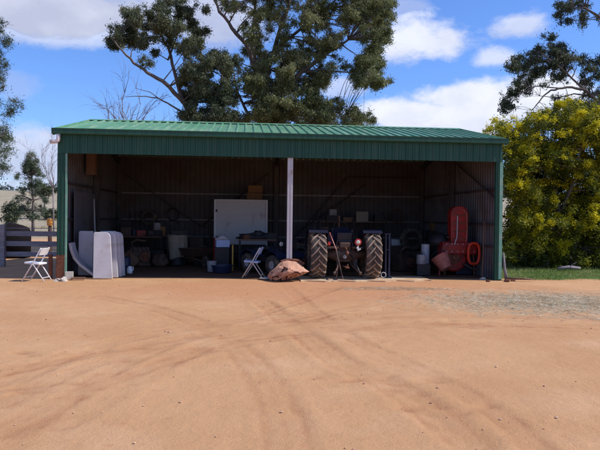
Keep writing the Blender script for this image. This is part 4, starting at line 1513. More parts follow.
bucket('white bucket on the floor left of the blue tub', gx(211.5, 2.2), 2.3, 0, .12, .15, .32, M['dullwhite'])
bucket('low dark blue tub on the floor between the white bucket and yellow prop', gx(222, 2.0), 2.1, 0, .26, .32, .22, M['brightblue'], handle=False, name='tub')
carton('crate', 'lilac crate heaped with rags on the bin behind the blue tub', gx(222, 3.0), 3.0, .72, (.42, .3, .22), M['chairblue'], .2, 'crate', False)
t = thing('bin', 'dark square bin under the lilac crate', 'bin', (gx(222, 3.0), 3.0, 0))
mb = MB(); mb.box((0, 0, .355), (.44, .36, .71), None, 1.05); mb.build('body', M['dark'], t, bevel=.01)
mb = MB(); mb.box((0, -.20, .62), (.2, .03, .03)); mb.build('handle', M['dark'], t)
bm = bmesh.new()
bmesh.ops.create_icosphere(bm, subdivisions=3, radius=1)
for v in bm.verts:
    k_ = 1 + .6 * noise.noise(v.co * 1.8 + Vector((14, 2, 8)))
    v.co = Vector((v.co.x * k_ * .19, v.co.y * k_ * .13, max(v.co.z * k_ * .16, 0)))
me_ = bpy.data.meshes.new('rags'); bm.to_mesh(me_); bm.free()
o = link_mesh('rags', me_, M['board'], smooth=True)
o.location = (gx(222, 3.0), 3.0, .942)
tag(o, 'pale crumpled rags on top of the lilac crate', 'rags')

# ------------------------------------------------------------------ quad bike, dark blue, behind the centre post
qx = gx(272, 1.9)
t = thing('quad_bike', 'dark blue quad bike parked left of the centre post', 'quad bike', (qx, 2.0, 0), R(35))
for sx in (-1, 1):
    for y in (-.62, .62):
        wn = MB(); wn.lathe([(.12, -.10), (.26, -.12), (.29, -.07), (.29, .07), (.26, .12), (.12, .10)], (sx * .40, y, .29), 22, 'X')
        wo = wn.build('wheel', M['rubber'], t, smooth=True)
        wn = MB(); wn.lathe([(.12, .101 * sx), (.05, .08 * sx)], (sx * .40, y, .29), 14, 'X'); wn.build('rim', M['galv'], wo)
mb = MB(); mb.box((0, 0, .42), (.34, 1.25, .22)); mb.build('chassis', M['dark'], t, bevel=.03)
for y, s_ in ((-.6, 1), (.6, -1)):
    mb = MB()
    for sx in (-1, 1):
        pts = [(-.34, .48), (-.24, .62), (0, .68), (.24, .62), (.36, .50)]
        vs = [(sx * x_, y + a, z) for a, z in pts for x_ in (.14, .52)] + [(sx * x_, y + a, z + .02) for a, z in pts for x_ in (.14, .52)]
        mb.add(vs, [(2 * i, 2 * i + 1, 2 * i + 3, 2 * i + 2) for i in range(4)] + [(10 + 2 * i, 11 + 2 * i, 13 + 2 * i, 12 + 2 * i) for i in range(4)] + [(2 * i, 2 * i + 2, 12 + 2 * i, 10 + 2 * i) for i in range(4)] + [(2 * i + 1, 2 * i + 3, 13 + 2 * i, 11 + 2 * i) for i in range(4)])
    mb.build('mudguard', M['brightblue'], t)
mb = MB(); mb.box((0, -.15, .68), (.22, .5, .18), None, .85); mb.build('fuel_tank', M['blue'], t, bevel=.04)
mb = MB(); mb.box((0, .32, .74), (.26, .55, .10)); mb.build('seat', M['black'], t, bevel=.03)
mb = MB(); mb.tube([(-.36, -.22, .98), (-.18, -.32, .94), (0, -.34, .90), (.18, -.32, .94), (.36, -.22, .98)], .014, 7).tube([(0, -.34, .9), (0, -.5, .55)], .02, 7); mb.build('handlebar', M['dark'], t)
mb = MB(); mb.lathe([(.055, 0), (.07, -.03), (.05, -.05)], (0, -.42, .88), 14, 'Y'); mb.build('headlight', M['lens'], t)
for y in (-.62, .66):
    mb = MB()
    for k in range(5): mb.tube([(-.26 + .13 * k, y - .2, .745), (-.26 + .13 * k, y + .2, .745)], .008, 5)
    mb.tube([(-.3, y - .2, .745), (.3, y - .2, .745), (.3, y + .2, .745), (-.3, y + .2, .745)], .010, 5, closed=True)
    mb.build('carrier_rack', M['dark'], t)

# ------------------------------------------------------------------ rusty scoop / plate by the centre post
px2w = lambda px, py, dy: at(px, py, -.30 + dy)
ro = thing('rusty_scoop', 'crumpled rusty steel scoop with torn holes at the foot of the centre post', 'scoop', (gx(288, -.3), -.25, 0))
outl = [(267.5, 276), (270, 272), (276, 267), (283, 260.5), (288, 260), (296, 261), (301, 264), (305, 269), (309.5, 272), (303, 275), (292, 279), (286, 282), (278, 282.5), (274, 281), (272, 284.5), (270, 281)]
bm = bmesh.new()
ctr = px2w(288, 271, -.18)
rings = []
for k, f_ in enumerate((1, .78, .52, .26)):
    ring = []
    for (px, py) in outl:
        p = px2w(px, py, .0)
        q = p.lerp(Vector((ctr.x, p.y, ctr.z)), 1 - f_)
        bul = -.32 * (1 - f_ ** 2)
        q.y += bul + (.30 if (py < 266) else 0.05) * f_
        q += Vector((0, random.uniform(-.035, .035), random.uniform(-.02, .02))) * (1 if k else .5)
        q.z = max(q.z, .0)
        ring.append(bm.verts.new(q))
    rings.append(ring)
cvt = bm.verts.new(ctr + Vector((0, -.16, 0)))
n = len(outl)
for a, b_ in zip(rings, rings[1:]):
    for i in range(n): bm.faces.new((a[i], a[(i + 1) % n], b_[(i + 1) % n], b_[i]))
for i in range(n): bm.faces.new((rings[-1][i], rings[-1][(i + 1) % n], cvt))
bmesh.ops.recalc_face_normals(bm, faces=bm.faces)
me_ = bpy.data.meshes.new('scoop_shell'); bm.to_mesh(me_); bm.free()
o = link_mesh('scoop_shell', me_, M['rustpale'], ro, world=True)
o.modifiers.new('s', 'SOLIDIFY').thickness = .02
# raised tubes, coloured dark to imitate shade in torn slots, following the photo
M['slot'] = mat('slot_shade', (.05, .018, .014), (.03, .012, .01), rough=.95, scale=8)
for pts, r_ in (([(272.5, 276), (273, 281), (275, 282)], .022), ([(273, 277), (277, 275.5), (280, 277.5), (281, 281)], .026), ([(283, 266), (286, 268), (286.5, 273), (286, 280)], .030),
                ([(281, 271), (284, 267)], .022), ([(293, 271), (297, 271.5), (300, 274)], .026), ([(288, 274), (291, 272)], .02)):
    mb = MB()
    W_ = []
    for (px, py) in pts:
        p = px2w(px, py, 0)
        d_ = ray(px, py)
        # drop on to the bulged front
        rr_ = min(1, math.hypot((p.x - ctr.x) / .62, (p.z - ctr.z) / .34))
        W_.append(Vector((p.x, p.y - .27 * (1 - rr_ ** 2) - .01, p.z)))
    mb.tube(W_, [r_ * .6] + [r_] * (len(W_) - 2) + [r_ * .6] if len(W_) > 2 else r_, 6)
    mb.build('shaded_slot', M['slot'], ro, world=True)
mb = MB()
mb.tube([px2w(281, 261.5, .22), px2w(288, 259.5, .25), px2w(299, 260.5, .25), px2w(304, 264, .2)], .035, 7); mb.build('lip', M['rust'], ro, world=True)
mb = MB(); mb.lathe([(.16, 0), (.20, .03), (.17, .035), (.14, .012)], (gx(271, .1) - .12, .05, .005), 20); tag(mb.build('steel_dish', M['galv'], smooth=True), 'shallow grey dish on the ground left of the rusty scoop', 'dish')

# ------------------------------------------------------------------ tractor, seen from behind
xl, xr_ = gx(318.5, 0, 260), gx(373.5, 0, 260)
xc = (xl + xr_) / 2
tr = thing('tractor', 'old dark blue tractor parked nose in with its big rear tyres at the shed front', 'tractor', (xc, .42, 0))
hw = (xr_ - xl) / 2
RT, WT = .66, .46
for sx in (-1, 1):
    cx2 = sx * hw
    mb = MB(); mb.lathe([(.34, -.15), (.40, -.19), (.56, -WT / 2 + .01), (.625, -WT / 2 + .05), (.625, -.06), (.63, 0), (.625, .06), (.625, WT / 2 - .05), (.56, WT / 2 - .01), (.40, .19), (.34, .15)], (cx2, 0, RT), 40, 'X')
    ty = mb.build('rear_tyre', M['rubber'], tr, smooth=True)
    mb = MB()
    NL = 18
    for k in range(NL):
        for sd_ in (-1, 1):
            a0 = 2 * PI * (k + (.5 if sd_ > 0 else 0)) / NL
            # a lug runs from the centre line out to the shoulder, falling back as it goes
            vs = []
            ns = 6
            for j in range(ns + 1):
                f_ = j / ns
                xx = cx2 + sd_ * (-.015 + f_ * (WT / 2 - .0))
                aa = a0 - .40 * f_
                rr0 = .60 - .05 * max(0, f_ - .75) * 4
                rr1 = .662 - .05 * max(0, f_ - .8) * 5
                wa = .036 + .014 * f_
                for rr_, da in ((rr0, -wa * 1.25), (rr1, -wa * .8), (rr1, wa * .8), (rr0, wa * 1.25)):
                    vs.append((xx, -rr_ * math.cos(aa + da), RT + rr_ * math.sin(aa + da)))
            fs = [(4 * i + q, 4 * i + (q + 1) % 4, 4 * i + 4 + (q + 1) % 4, 4 * i + 4 + q) for i in range(ns) for q in range(4)] + [(0, 1, 2, 3), (4 * ns, 4 * ns + 1, 4 * ns + 2, 4 * ns + 3)]
            mb.add(vs, fs)
    mb.build('tread_lugs', M['lug'], ty)
    mb = MB(); mb.lathe([(.345, -sx * .12), (.33, -sx * .09), (.28, -sx * .02), (.12, 0), (.10, -sx * .08), (.04, -sx * .09)], (cx2, 0, RT), 28, 'X'); mb.build('rear_rim', M['teal'], tr, smooth=True)
    # mudguard: arc over the tyre with an inner side plate
    mb = MB()
    na = 12
    vs = []
    for i in range(na + 1):
        a = R(58) + R(112) * i / na
        rr_ = RT + .05
        y, z = -rr_ * math.cos(a), RT + rr_ * math.sin(a)
        y2, z2 = -(rr_ - .012) * math.cos(a), RT + (rr_ - .012) * math.sin(a)
        vs += [(cx2 - .26, y, z), (cx2 + .26, y, z), (cx2 + .26, y2, z2), (cx2 - .26, y2, z2)]
    mb.add(vs, [(4 * i + q, 4 * i + (q + 1) % 4, 4 * i + 4 + (q + 1) % 4, 4 * i + 4 + q) for i in range(na) for q in range(4)] + [(0, 1, 2, 3), (4 * na, 4 * na + 1, 4 * na + 2, 4 * na + 3)])
    # side plate
    xi = cx2 - sx * .262
    pl = [(-(RT + .05) * math.cos(R(56) + R(100) * i / 10), RT + (RT + .05) * math.sin(R(56) + R(100) * i / 10)) for i in range(11)]
    mb.add([(xi - .006, y, z) for y, z in pl] + [(xi + .006, y, z) for y, z in pl], [tuple(range(11)), tuple(range(11, 22))] + [(i, (i + 1) % 11, 11 + (i + 1) % 11, 11 + i) for i in range(11)])
    mb.build('mudguard', M['mattblue'], tr)
    # front wheels
    mb = MB(); mb.lathe([(.18, -.07), (.34, -.09), (.37, -.05), (.37, .05), (.34, .09), (.18, .07)], (sx * (hw - .12), 2.15, .37), 26, 'X')
    fw = mb.build('front_wheel', M['rubber'], tr, smooth=True)
    mb = MB(); mb.lathe([(.185, sx * .05), (.06, sx * .06)], (sx * (hw - .12), 2.15, .37), 20, 'X'); mb.build('rim', M['teal'], fw)
    # lower link arms
    mb = MB(); mb.tube([(sx * .16, -.02, .48), (sx * .20, -.35, .36), (sx * .34, -.66, .20)], .026, 8).lathe([(.045, -.03), (.045, .03)], (sx * .35, -.68, .19), 12, 'X'); mb.build('lower_link', M['grease'], tr)
    mb = MB(); mb.tube([(sx * .22, -.10, .98), (sx * .24, -.42, .34)], .016, 7).tube([(sx * .10, .05, .96), (sx * .22, -.12, .99)], .022, 7); mb.build('lift_rod', M['grease'], tr)
mb = MB(); mb.lathe([(.10, -hw + .1), (.12, -.38), (.19, -.24), (.19, .24), (.12, .38), (.10, hw - .1)], (0, 0, RT), 20, 'X'); mb.build('rear_axle', M['grease'], tr, smooth=True)
mb = MB(); mb.box((0, .18, .70), (.38, .62, .50)).box((0, .95, .68), (.30, 1.0, .38)).box((0, -.15, .92), (.30, .12, .16)); mb.build('gearbox', M['grease'], tr, bevel=.03)
mb = MB(); mb.lathe([(.05, 0), (.05, -.06), (.025, -.06), (.025, -.18)], (0, -.13, .60), 14, 'Y'); mb.build('power_take_off', M['galv'], tr)
mb = MB(); mb.box((0, -.35, .34), (.09, .75, .035)).tube([(0, -.68, .32), (0, -.68, .44)], .018, 8); mb.build('drawbar', M['rust'], tr)
mb = MB(); mb.tube([(0, -.10, .86), (.02, -.30, .84), (.03, -.48, .72)], .022, 8).tube([(.03, -.42, .76), (.03, -.52, .69)], .034, 8); mb.build('top_link', M['rust'], tr)
mb = MB()
mb.add([(-.27, .9, .92), (.27, .9, .92), (.22, 2.35, .90), (-.22, 2.35, .90), (-.27, .9, 1.26), (.27, .9, 1.26), (.22, 2.35, 1.20), (-.22, 2.35, 1.20), (-.16, .9, 1.34), (.16, .9, 1.34), (.13, 2.35, 1.27), (-.13, 2.35, 1.27)],
       [(0, 1, 2, 3), (0, 1, 5, 4), (4, 5, 9, 8), (3, 2, 6, 7), (7, 6, 10, 11), (0, 3, 7, 4), (1, 2, 6, 5), (4, 7, 11, 8), (5, 6, 10, 9), (8, 9, 10, 11)])
mb.build('bonnet', M['teal'], tr, bevel=.015)
mb = MB(); mb.box((0, 2.3, .66), (.34, .30, .46)); mb.build('front_casting', M['grease'], tr, bevel=.03)
mb = MB(); mb.tube([(-hw + .15, 2.15, .40), (0, 2.15, .52), (hw - .15, 2.15, .40)], .04, 8); mb.build('front_axle', M['grease'], tr)
mb = MB()
mb.box((0, .18, 1.03), (.42, .38, .05)).box((0, .38, 1.17), (.42, .05, .26), (R(-12), 0, 0))
mb2 = MB(); mb2.box((0, .10, 1.03), (.44, .40, .06)).box((0, -.09, 1.16), (.42, .05, .22), (R(12), 0, 0)); so = mb2.build('seat', M['black'], tr, bevel=.02)
mb = MB(); mb.tube([(0, .1, .94), (0, .1, 1.0)], .04, 8); mb.build('seat_post', M['dark'], so)
mb = MB(); mb.tube([(.19 * math.cos(a), .70 + .10 * math.sin(a), 1.40 + .17 * math.sin(a)) for a in [2 * PI * k / 24 for k in range(24)]], .012, 6, closed=True)
mb.tube([(0, .9, 1.15), (0, .70, 1.40)], .018, 7)
for a in (R(90), R(210), R(330)): mb.tube([(0, .70, 1.40), (.19 * math.cos(a), .70 + .10 * math.sin(a), 1.40 + .17 * math.sin(a))], .008, 5)
mb.build('steering_wheel', M['dark'], tr)
mb = MB(); mb.tube([(.12, 1.7, 1.25), (.12, 1.7, 1.75)], [.03, .028], 10); mb.build('exhaust', M['rust'], tr)
mb = MB(); mb.box((0, .55, 1.10), (.62, .30, .46)).box((0, .60, 1.36), (.46, .20, .10)); mb.build('cowl', M['mattblue'], tr, bevel=.03)
mb = MB(); mb.box((-.34, .05, .86), (.30, .70, .05)); mb.build('footplate', M['grease'], tr, bevel=.006)
mb = MB(); mb.box((.34, .05, .86), (.30, .70, .05)); mb.build('footplate', M['grease'], tr, bevel=.006)
mb = MB(); mb.box((-.42, -.12, 1.08), (.16, .24, .26)); mb.build('toolbox', M['mattblue'], tr, bevel=.012)
mb = MB(); mb.tube([(-.30, .08, .9), (-.33, -.02, 1.15), (-.33, -.04, 1.34)], .012, 6).box((-.33, -.04, 1.36), (.04, .04, .05)); mb.build('lever', M['dark'], tr)
mb = MB(); mb.tube([(.30, .10, .9), (.28, -.02, 1.1), (.22, -.04, 1.30)], .012, 6).box((.22, -.04, 1.32), (.04, .04, .05)); mb.build('lever', M['dark'], tr)
mb = MB(); mb.tube([(-.12, -.13, .78), (-.20, -.30, .70), (-.16, -.34, .55), (-.05, -.22, .50)], .012, 6); mb.build('hydraulic_hose', M['black'], tr)
# lamps
lp = at(358, 240.5, .0)
lx = lp.x - xc
mb = MB(); mb.lathe([(.07, .05), (.095, .0), (.095, -.03), (.08, -.035)], (lx, -.42, 1.02), 20, 'Y'); lb = mb.build('work_lamp', M['glassred'], tr, smooth=False)
mb = MB(); mb.lathe([(.055, -.036), (.03, -.048)], (lx, -.42, 1.02), 18, 'Y'); mb.build('lens', M['lens'], lb)
mb = MB(); mb.tube([(lx, -.38, 1.02), (lx + .05, -.25, 1.0), (lx + .1, -.1, .95)], .012, 6); mb.build('bracket', M['dark'], lb)
mb = MB(); mb.box((-.50, -.62, .98), (.07, .05, .10)); mb.build('tail_lamp', M['glassred'], tr, bevel=.01)
mb = MB(); mb.tube([(.34, -.3, .92), (.30, -.46, .86), (.31, -.50, .80), (.38, -.48, .84)], .03, 7); mb.build('hydraulic_hose', M['galv'], tr)
mb = MB(); mb.tube([(-.44, -.35, 1.22), (-.40, -.45, 1.1), (-.30, -.58, .82)], .016, 6).tube([(-.46, -.34, 1.27), (-.44, -.35, 1.22)], .03, 8); mb.build('lever', M['red'], tr)
mb = MB(); mb.tube([(-.30, -.55, .80), (-.22, -.62, .45), (-.12, -.68, .03)], .017, 6).tube([(-.22, -.60, .45), (-.31, -.66, .03)], .014, 6); mb.build('stay_chain', M['grease'], tr)
mb = MB(); mb.tube([(.12, -.12, .7), (.22, -.4, .55), (.30, -.62, .30), (.36, -.66, .16)], .02, 6); mb.build('hydraulic_hose', M['dark'], tr)

# blue frame stand beside the right tyre
bxs = gx(387, .4, 255)
t = thing('steel_stand', 'narrow upright dark blue steel frame beside the right tractor tyre', 'frame', (bxs, .35, 0))
for dx in (-.05, .05):
    mb = MB(); mb.box((dx, 0, .62), (.045, .05, 1.22)); mb.build('upright', M['brightblue'] if dx > 0 else M['blue'], t, bevel=.004)
mb = MB(); mb.box((0, .0, 1.245), (.18, .06, .03)).box((0, .15, .015), (.22, .5, .03)).box((0, 0, .8), (.055, .04, .03)); mb.build('crossbar', M['blue'], t)
mb = MB(); a_ = [2 * PI * k / 20 for k in range(20)]; mb.tube([(-.12 + .07 * math.cos(a), -.06, .10 + .07 * math.sin(a)) for a in a_], .012, 6, closed=True); mb.build('ring', M['galv'], t)

# behind the tractor: dark rack with white box, pale board, drum
rx0, rx1 = gx(318, 6.2), gx(385, 6.2)
t = thing('storage_rack', 'dark storage rack at the back wall behind the tractor', 'shelf', ((rx0 + rx1) / 2, 6.2, 0))
for z in (.4, 1.0, 1.55):
    mb = MB(); mb.bb(rx0, rx1, 6.0, 6.6, z - .03, z); mb.build('shelf', M['timber'], t, world=True)
for x in (rx0 + .03, (rx0 + rx1) / 2, rx1 - .03):
    mb = MB(); mb.bb(x - .03, x + .03, 6.601, 6.66, 0, 1.9); mb.build('upright', M['dark'], t, world=True)
    mb = MB(); mb.bb(x - .03, x + .03, 5.94, 5.999, 0, 1.62); mb.build('upright', M['dark'], t, world=True)
for z in (.4, 1.0, 1.55):
    pass
carton('carton', 'dark box on the storage rack under the white box', gx(332, 6.2), 6.25, 1.551, (.5, .35, .22), M['dark'], 0, 'box', False)
carton('carton', 'small white box high on the storage rack behind the tractor', gx(332, 6.2), 6.2, 1.775, (.26, .2, .22), M['dullwhite'], .1, 'box', True)
carton('pale_board', 'beige square board propped on the rack behind the tractor lamp', gx(361, 6.2), 6.1, 1.551, (.46, .05, .38), M['cloth'], .05, 'board', False)
can('oil_tin', 'green tin on the middle shelf of the rack behind the tractor', gx(345, 6), 6.2, 1.001, .12, .3, M['teal'])
can('oil_tin', 'red tin on the middle shelf of the rack near its right end', gx(374, 6), 6.2, 1.001, .11, .28, M['red'])
carton('crate', 'brown crate on the left end of the top rack shelf', gx(322.5, 6.2), 6.3, 1.001, (.36, .4, .34), M['timber'], 0, 'crate', False)
can('oil_drum', 'dark drum standing left of the storage rack behind the centre post', gx(306, 5.5), 5.5, 0, .28, .88, M['dark'], 'drum')
tyre('spare_tyre', 'worn tyre leaning on the drum behind the centre post', (gx(300, 5.0), 5.02, .36), .36, .2, R(-10), .3)
carton('crate', 'large dark crate on the floor right of the storage rack', gx(398, 5.5), 5.6, 0, (.8, .6, .7), M['grease'], .1, 'crate', False)
carton('toolbox', 'grey toolbox on the large dark crate', gx(398, 5.5), 5.6, .702, (.5, .25, .22), M['galv'], -.1, 'toolbox')

# more clutter on the racks and floor
EX = [('carton', 'plain dark carton at the right end of the top rack shelf', 378, 6.2, 1.551, (.34, .3, .26), 'dark', 'box'),
      ('crate', 'low brown crate in the middle of the top rack shelf', 347, 6.2, 1.551, (.36, .3, .16), 'timber', 'crate'),
      ('carton', 'dusty carton on the lowest rack shelf behind the left tyre', 326, 6.2, .401, (.5, .4, .4), 'card', 'box'),
      ('crate', 'dark crate on the lowest rack shelf behind the right tyre', 368, 6.2, .401, (.5, .4, .4), 'grease', 'crate'),
      ('carton', 'small brown carton on the shelving below the big cartons', 254, 6.3, 1.701, (.4, .3, .3), 'card', 'box'),
      ('crate', 'dark crate on the floor under the bench by the white board', 262, 3.75, .281, (.5, .4, .4), 'grease', 'crate'),
      ('crate', 'blue crate on the shelf of the bench by the white board', 246, 3.75, .281, (.4, .35, .3), 'blue', 'crate'),
      ('toolbox', 'dark toolbox at the right end of the bench by the white board', 272, 3.7, .961, (.3, .25, .2), 'dark', 'toolbox'),
      ('carton', 'brown box at the right end of the back workbench', 162, 6.1, .951, (.24, .3, .34), 'card', 'box'),
      ('crate', 'dark crate stacked on the crate at the left end of the back workbench', 126.5, 6.15, 1.253, (.36, .3, .26), 'dark', 'crate'),
      ('crate', 'dark crate on the floor left of the covered drum', 158, 5.3, 0, (.5, .4, .5), 'dark', 'crate'),
      ('crate', 'wide brown crate on the floor right of the covered drum', 197, 6.4, 0, (.7, .5, .55), 'timber', 'crate'),
      ('carton', 'dark box on the wide brown crate', 197, 6.4, .552, (.5, .4, .35), 'grease', 'box'),
      ('crate', 'tall dark crate at the back wall behind the red machine', 436, 6.2, 0, (.7, .5, 1.25), 'dark', 'crate'),
      ('carton', 'brown carton on the tall dark crate behind the red machine', 436, 6.2, 1.252, (.45, .4, .3), 'card', 'box')]
for nm, lb, px, yy, zz, dd, mm, ct in EX:
    carton(nm, lb, gx(px, yy), yy, zz, dd, M[mm], random.uniform(-.2, .2) if zz == 0 else random.uniform(-.05, .05), ct, nm == 'carton')


def engine(label, x, y, z, s_, m1, rz=0):
    t = thing('old_engine', label, 'engine', (x, y, z), rz)
    mb = MB(); mb.box((0, 0, .22 * s_), (.55 * s_, .32 * s_, .34 * s_)).box((0, 0, .44 * s_), (.5 * s_, .2 * s_, .12 * s_)).box((0, 0, .03 * s_), (.6 * s_, .36 * s_, .06 * s_)); mb.build('block', m1, t, bevel=.012)
    mb = MB(); mb.lathe([(.14 * s_, -.04 * s_), (.15 * s_, 0), (.14 * s_, .04 * s_)], (.12 * s_, -.20 * s_, .24 * s_), 20, 'Y').lathe([(.05 * s_, -.05 * s_), (.05 * s_, .05 * s_)], (.12 * s_, -.22 * s_, .24 * s_), 12, 'Y'); mb.build('flywheel', M['rust'], t)
    mb = MB(); mb.tube([(-.2 * s_, -.1 * s_, .5 * s_), (-.22 * s_, -.16 * s_, .62 * s_), (-.1 * s_, -.2 * s_, .7 * s_), (.15 * s_, -.14 * s_, .66 * s_)], .03 * s_, 8); mb.build('exhaust', M['grease'], t)
    mb = MB()
    for k in range(4): mb.tube([(-.18 * s_ + .12 * s_ * k, -.15 * s_, .34 * s_), (-.18 * s_ + .12 * s_ * k, -.21 * s_, .44 * s_), (-.18 * s_ + .1 * s_ * k, -.05 * s_, .53 * s_)], .010, 5)
    mb.build('leads', M['dark'], t)
    return t


def sack(name, label, x, y, z, d, m, seed, cat='sack'):
    bm = bmesh.new()
    bmesh.ops.create_icosphere(bm, subdivisions=3, radius=1)
    for v in bm.verts:
        k_ = 1 + .45 * noise.noise(v.co * 1.5 + Vector((seed, 2, 8))) + .15 * noise.noise(v.co * 4 + Vector((seed, 0, 0)))
        v.co = Vector((v.co.x * k_ * d[0] / 2, v.co.y * k_ * d[1] / 2, max(v.co.z * k_ + .55, 0) * d[2] * .62))
    me_ = bpy.data.meshes.new(name); bm.to_mesh(me_); bm.free()
    o = link_mesh(name, me_, m, smooth=True)
    o.location = (x, y, z)
    return tag(o, label, cat)


def coil(label, x, y, z, r_, m, n=3):
    t = thing('hose_coil', label, 'hose', (x, y, z))
    mb = MB()
    pts = [((r_ + .02 * math.sin(k * 1.7)) * math.cos(2 * PI * k / 22), -.015 * (k / 22), (r_ * 1.15 + .02 * math.cos(k * 1.3)) * math.sin(2 * PI * k / 22)) for k in range(22 * n)]
    mb.tube(pts + [(r_ * .9, -.03, -r_ * 1.9)], .014, 6); mb.build('hose', m, t, smooth=True)
    mb = MB(); mb.tube([(0, .08, r_ * 1.1), (0, -.07, r_ * 1.12), (0, -.075, r_ * 1.2)], .01, 6); mb.build('hook', M['dark'], t)
    return t


engine('rusty engine with a flywheel on the floor before the back workbench', gx(139, 4.6), 4.6, .0, 1.25, M['grease'], .3)
engine('small dark engine on the floor behind the wheelbarrow', gx(203, 5.0), 5.0, .0, .95, M['dark'], -.2)
engine('dark engine on a stand between the quad bike and the tractor', gx(303, 3.2), 3.2, .0, 1.2, M['grease'], -.4)
engine('dusty engine on the floor right of the steel stand', gx(403, 3.0), 3.0, .0, 1.1, M['grease'], .5)
sack('sack', 'brown lumpy sack slumped beside the engine in the left bay', gx(129, 4.2), 4.3, 0, (.6, .45, .5), M['timber'], 1)
sack('sack', 'dark sack slumped at the foot of the cloth covered drum', gx(160, 4.3), 4.3, 0, (.55, .45, .45), M['grease'], 5)
sack('sack', 'grey sack heaped on the crates by the back workbench', gx(150, 5.8), 5.95, .951, (.34, .3, .26), M['girt'], 9)
sack('sack', 'dark heap of cloth topmost on the crate and carton behind the red machine', gx(441, 6.0), 6.1, 1.56, (.4, .3, .22), M['dark'], 12)
sack('sack', 'dusty brown sack on the large dark crate behind the steel stand', gx(405, 5.4), 5.55, .702, (.3, .3, .34), M['timber'], 15)
coil('black hose coiled on the back wall above the covered drum', gx(172, 7.3), 7.36, 1.75, .2, M['dark'])
coil('orange hose coiled on the back wall right of the storage rack', gx(396, 7.3), 7.36, 1.8, .22, M['rust'])
coil('green hose coiled on the back wall left of the covered drum', gx(113, 7.3), 7.36, 1.9, .19, M['teal'])
t = thing('wheelbarrow', 'dark wheelbarrow standing right of the cloth covered drum', 'wheelbarrow', (gx(197, 4.3), 4.3, 0), R(30))
mb = MB(); mb.add([(-.3, -.2, .35), (.3, -.2, .35), (.38, .35, .35), (-.38, .35, .35), (-.4, -.45, .62), (.4, -.45, .62), (.46, .5, .6), (-.46, .5, .6)], [(0, 1, 2, 3), (0, 1, 5, 4), (1, 2, 6, 5), (2, 3, 7, 6), (3, 0, 4, 7)]); o = mb.build('tray', M['grease'], t); o.modifiers.new('s', 'SOLIDIFY').thickness = .01
for sx in (-1, 1):
    mb = MB(); mb.tube([(sx * .1, -.62, .2), (sx * .25, .3, .33), (sx * .3, .95, .5)], .018, 7); mb.build('handle', M['timber'], t)
    mb = MB(); mb.tube([(sx * .26, .35, .33), (sx * .28, .42, .0)], .016, 6); mb.build('leg', M['dark'], t)
mb = MB(); mb.lathe([(.08, -.03), (.18, -.04), (.20, 0), (.18, .04), (.08, .03)], (0, -.62, .2), 20, 'X'); mb.build('wheel', M['rubber'], t)

# ------------------------------------------------------------------ red machine in the right bay
mx_ = gx(458, 1.6)
t = thing('feed_mill', 'red farm machine with a tall rounded chute and ring guard in the right bay', 'machine', (mx_, 1.6, 0))
hx = gx(459, 1.6, 225) - mx_
hw_ = .26
zt1, zt0 = zt(459, 206, 1.6), zt(459, 243, 1.6)
poly = [(hx - hw_, zt0 - .1), (hx + hw_, zt0 - .1), (hx + hw_ + .02, zt1 - .22)]
for k in range(9):
    a = k / 8 * PI
    poly.append((hx + hw_ * .98 * math.cos(a), zt1 - .16 + .16 * math.sin(a)))
poly.append((hx - hw_ - .02, zt1 - .22))
mb = MB(); mb.prism(poly, -.06, .26); mb.build('chute', M['red'], t, bevel=.02)
mb = MB(); mb.tube([(hx + .20, -.09, zt0), (hx + .22, -.10, zt0 + .4), (hx + .20, -.10, zt1 - .25), (hx + .1, -.08, zt1 - .1)], .022, 7); mb.build('edge_tube', M['pink'], t)
mb = MB(); mb.tube([(hx - .08, -.09, zt1 - .3), (hx - .10, -.12, zt0 + .2), (hx - .2, -.2, zt0 - .05)], .016, 7); mb.build('control_rod', M['galv'], t)
mb = MB(); mb.box((.0, .1, .80), (1.08, .5, .38)); mb.build('body', M['red'], t, bevel=.04)
mb = MB(); mb.lathe([(.36, -.20), (.41, -.17), (.41, .17), (.36, .20)], (-.14, .14, .50), 26, 'Y'); mb.build('drum_housing', M['red'], t)
for x, y in ((-.42, -.12), (.42, -.12), (-.42, .34), (.42, .34)):
    mb = MB(); mb.tube([(x, y, .70), (x * 1.1, y * 1.1, .0)], .025, 7); mb.build('leg', M['rust'], t)
mb = MB()
for k in range(4): mb.box((hx, -.072, zt0 + .12 + .24 * k), (.44, .02, .03))
mb.build('strap', M['rust'], t)
mb = MB()
for k in range(6): mb.lathe([(.016, 0), (.016, -.012)], (-.42 + .17 * k, -.155, .93), 8, 'Y')
for k in range(6): mb.lathe([(.016, 0), (.016, -.012)], (-.42 + .17 * k, -.155, .71), 8, 'Y')
mb.build('bolts', M['galv'], t)
mb = MB(); mb.lathe([(.17, 0), (.18, -.03), (.15, -.035), (.05, -.02), (.05, -.08)], (-.18, -.08, .52), 22, 'Y'); mb.build('pulley', M['rust'], t)
mb = MB(); mb.tube([(-.18, -.14, .69), (.30, -.14, .95), (.33, -.14, .88), (-.05, -.14, .40)], .012, 5); mb.build('drive_belt', M['black'], t)
mb = MB(); mb.box((-.52, -.05, .62), (.10, .34, .62), (0, R(8), 0)).box((-.60, -.1, .34), (.30, .3, .06)); mb.build('side_guard', M['red'], t, bevel=.012)
mb = MB(); mb.tube([(.1, -.12, .35), (.35, -.2, .2), (.55, -.2, .16)], .03, 7); mb.build('drive_shaft', M['grease'], t)
rgx, rgz = gx(473.5, 1.35, 253) - mx_, zt(473.5, 253.5, 1.35)
rw_, rh_ = .17, .31
rp = []
for k in range(32):
    a = 2 * PI * k / 32
    ca, sa = math.cos(a), math.sin(a)
    rp.append((rgx + rw_ * math.copysign(abs(ca) ** .7, ca), -.28, rgz + rh_ * math.copysign(abs(sa) ** .75, sa)))
mb = MB(); mb.tube(rp, .045, 8, closed=True); mb.build('ring_guard', M['orange'], t, smooth=True)
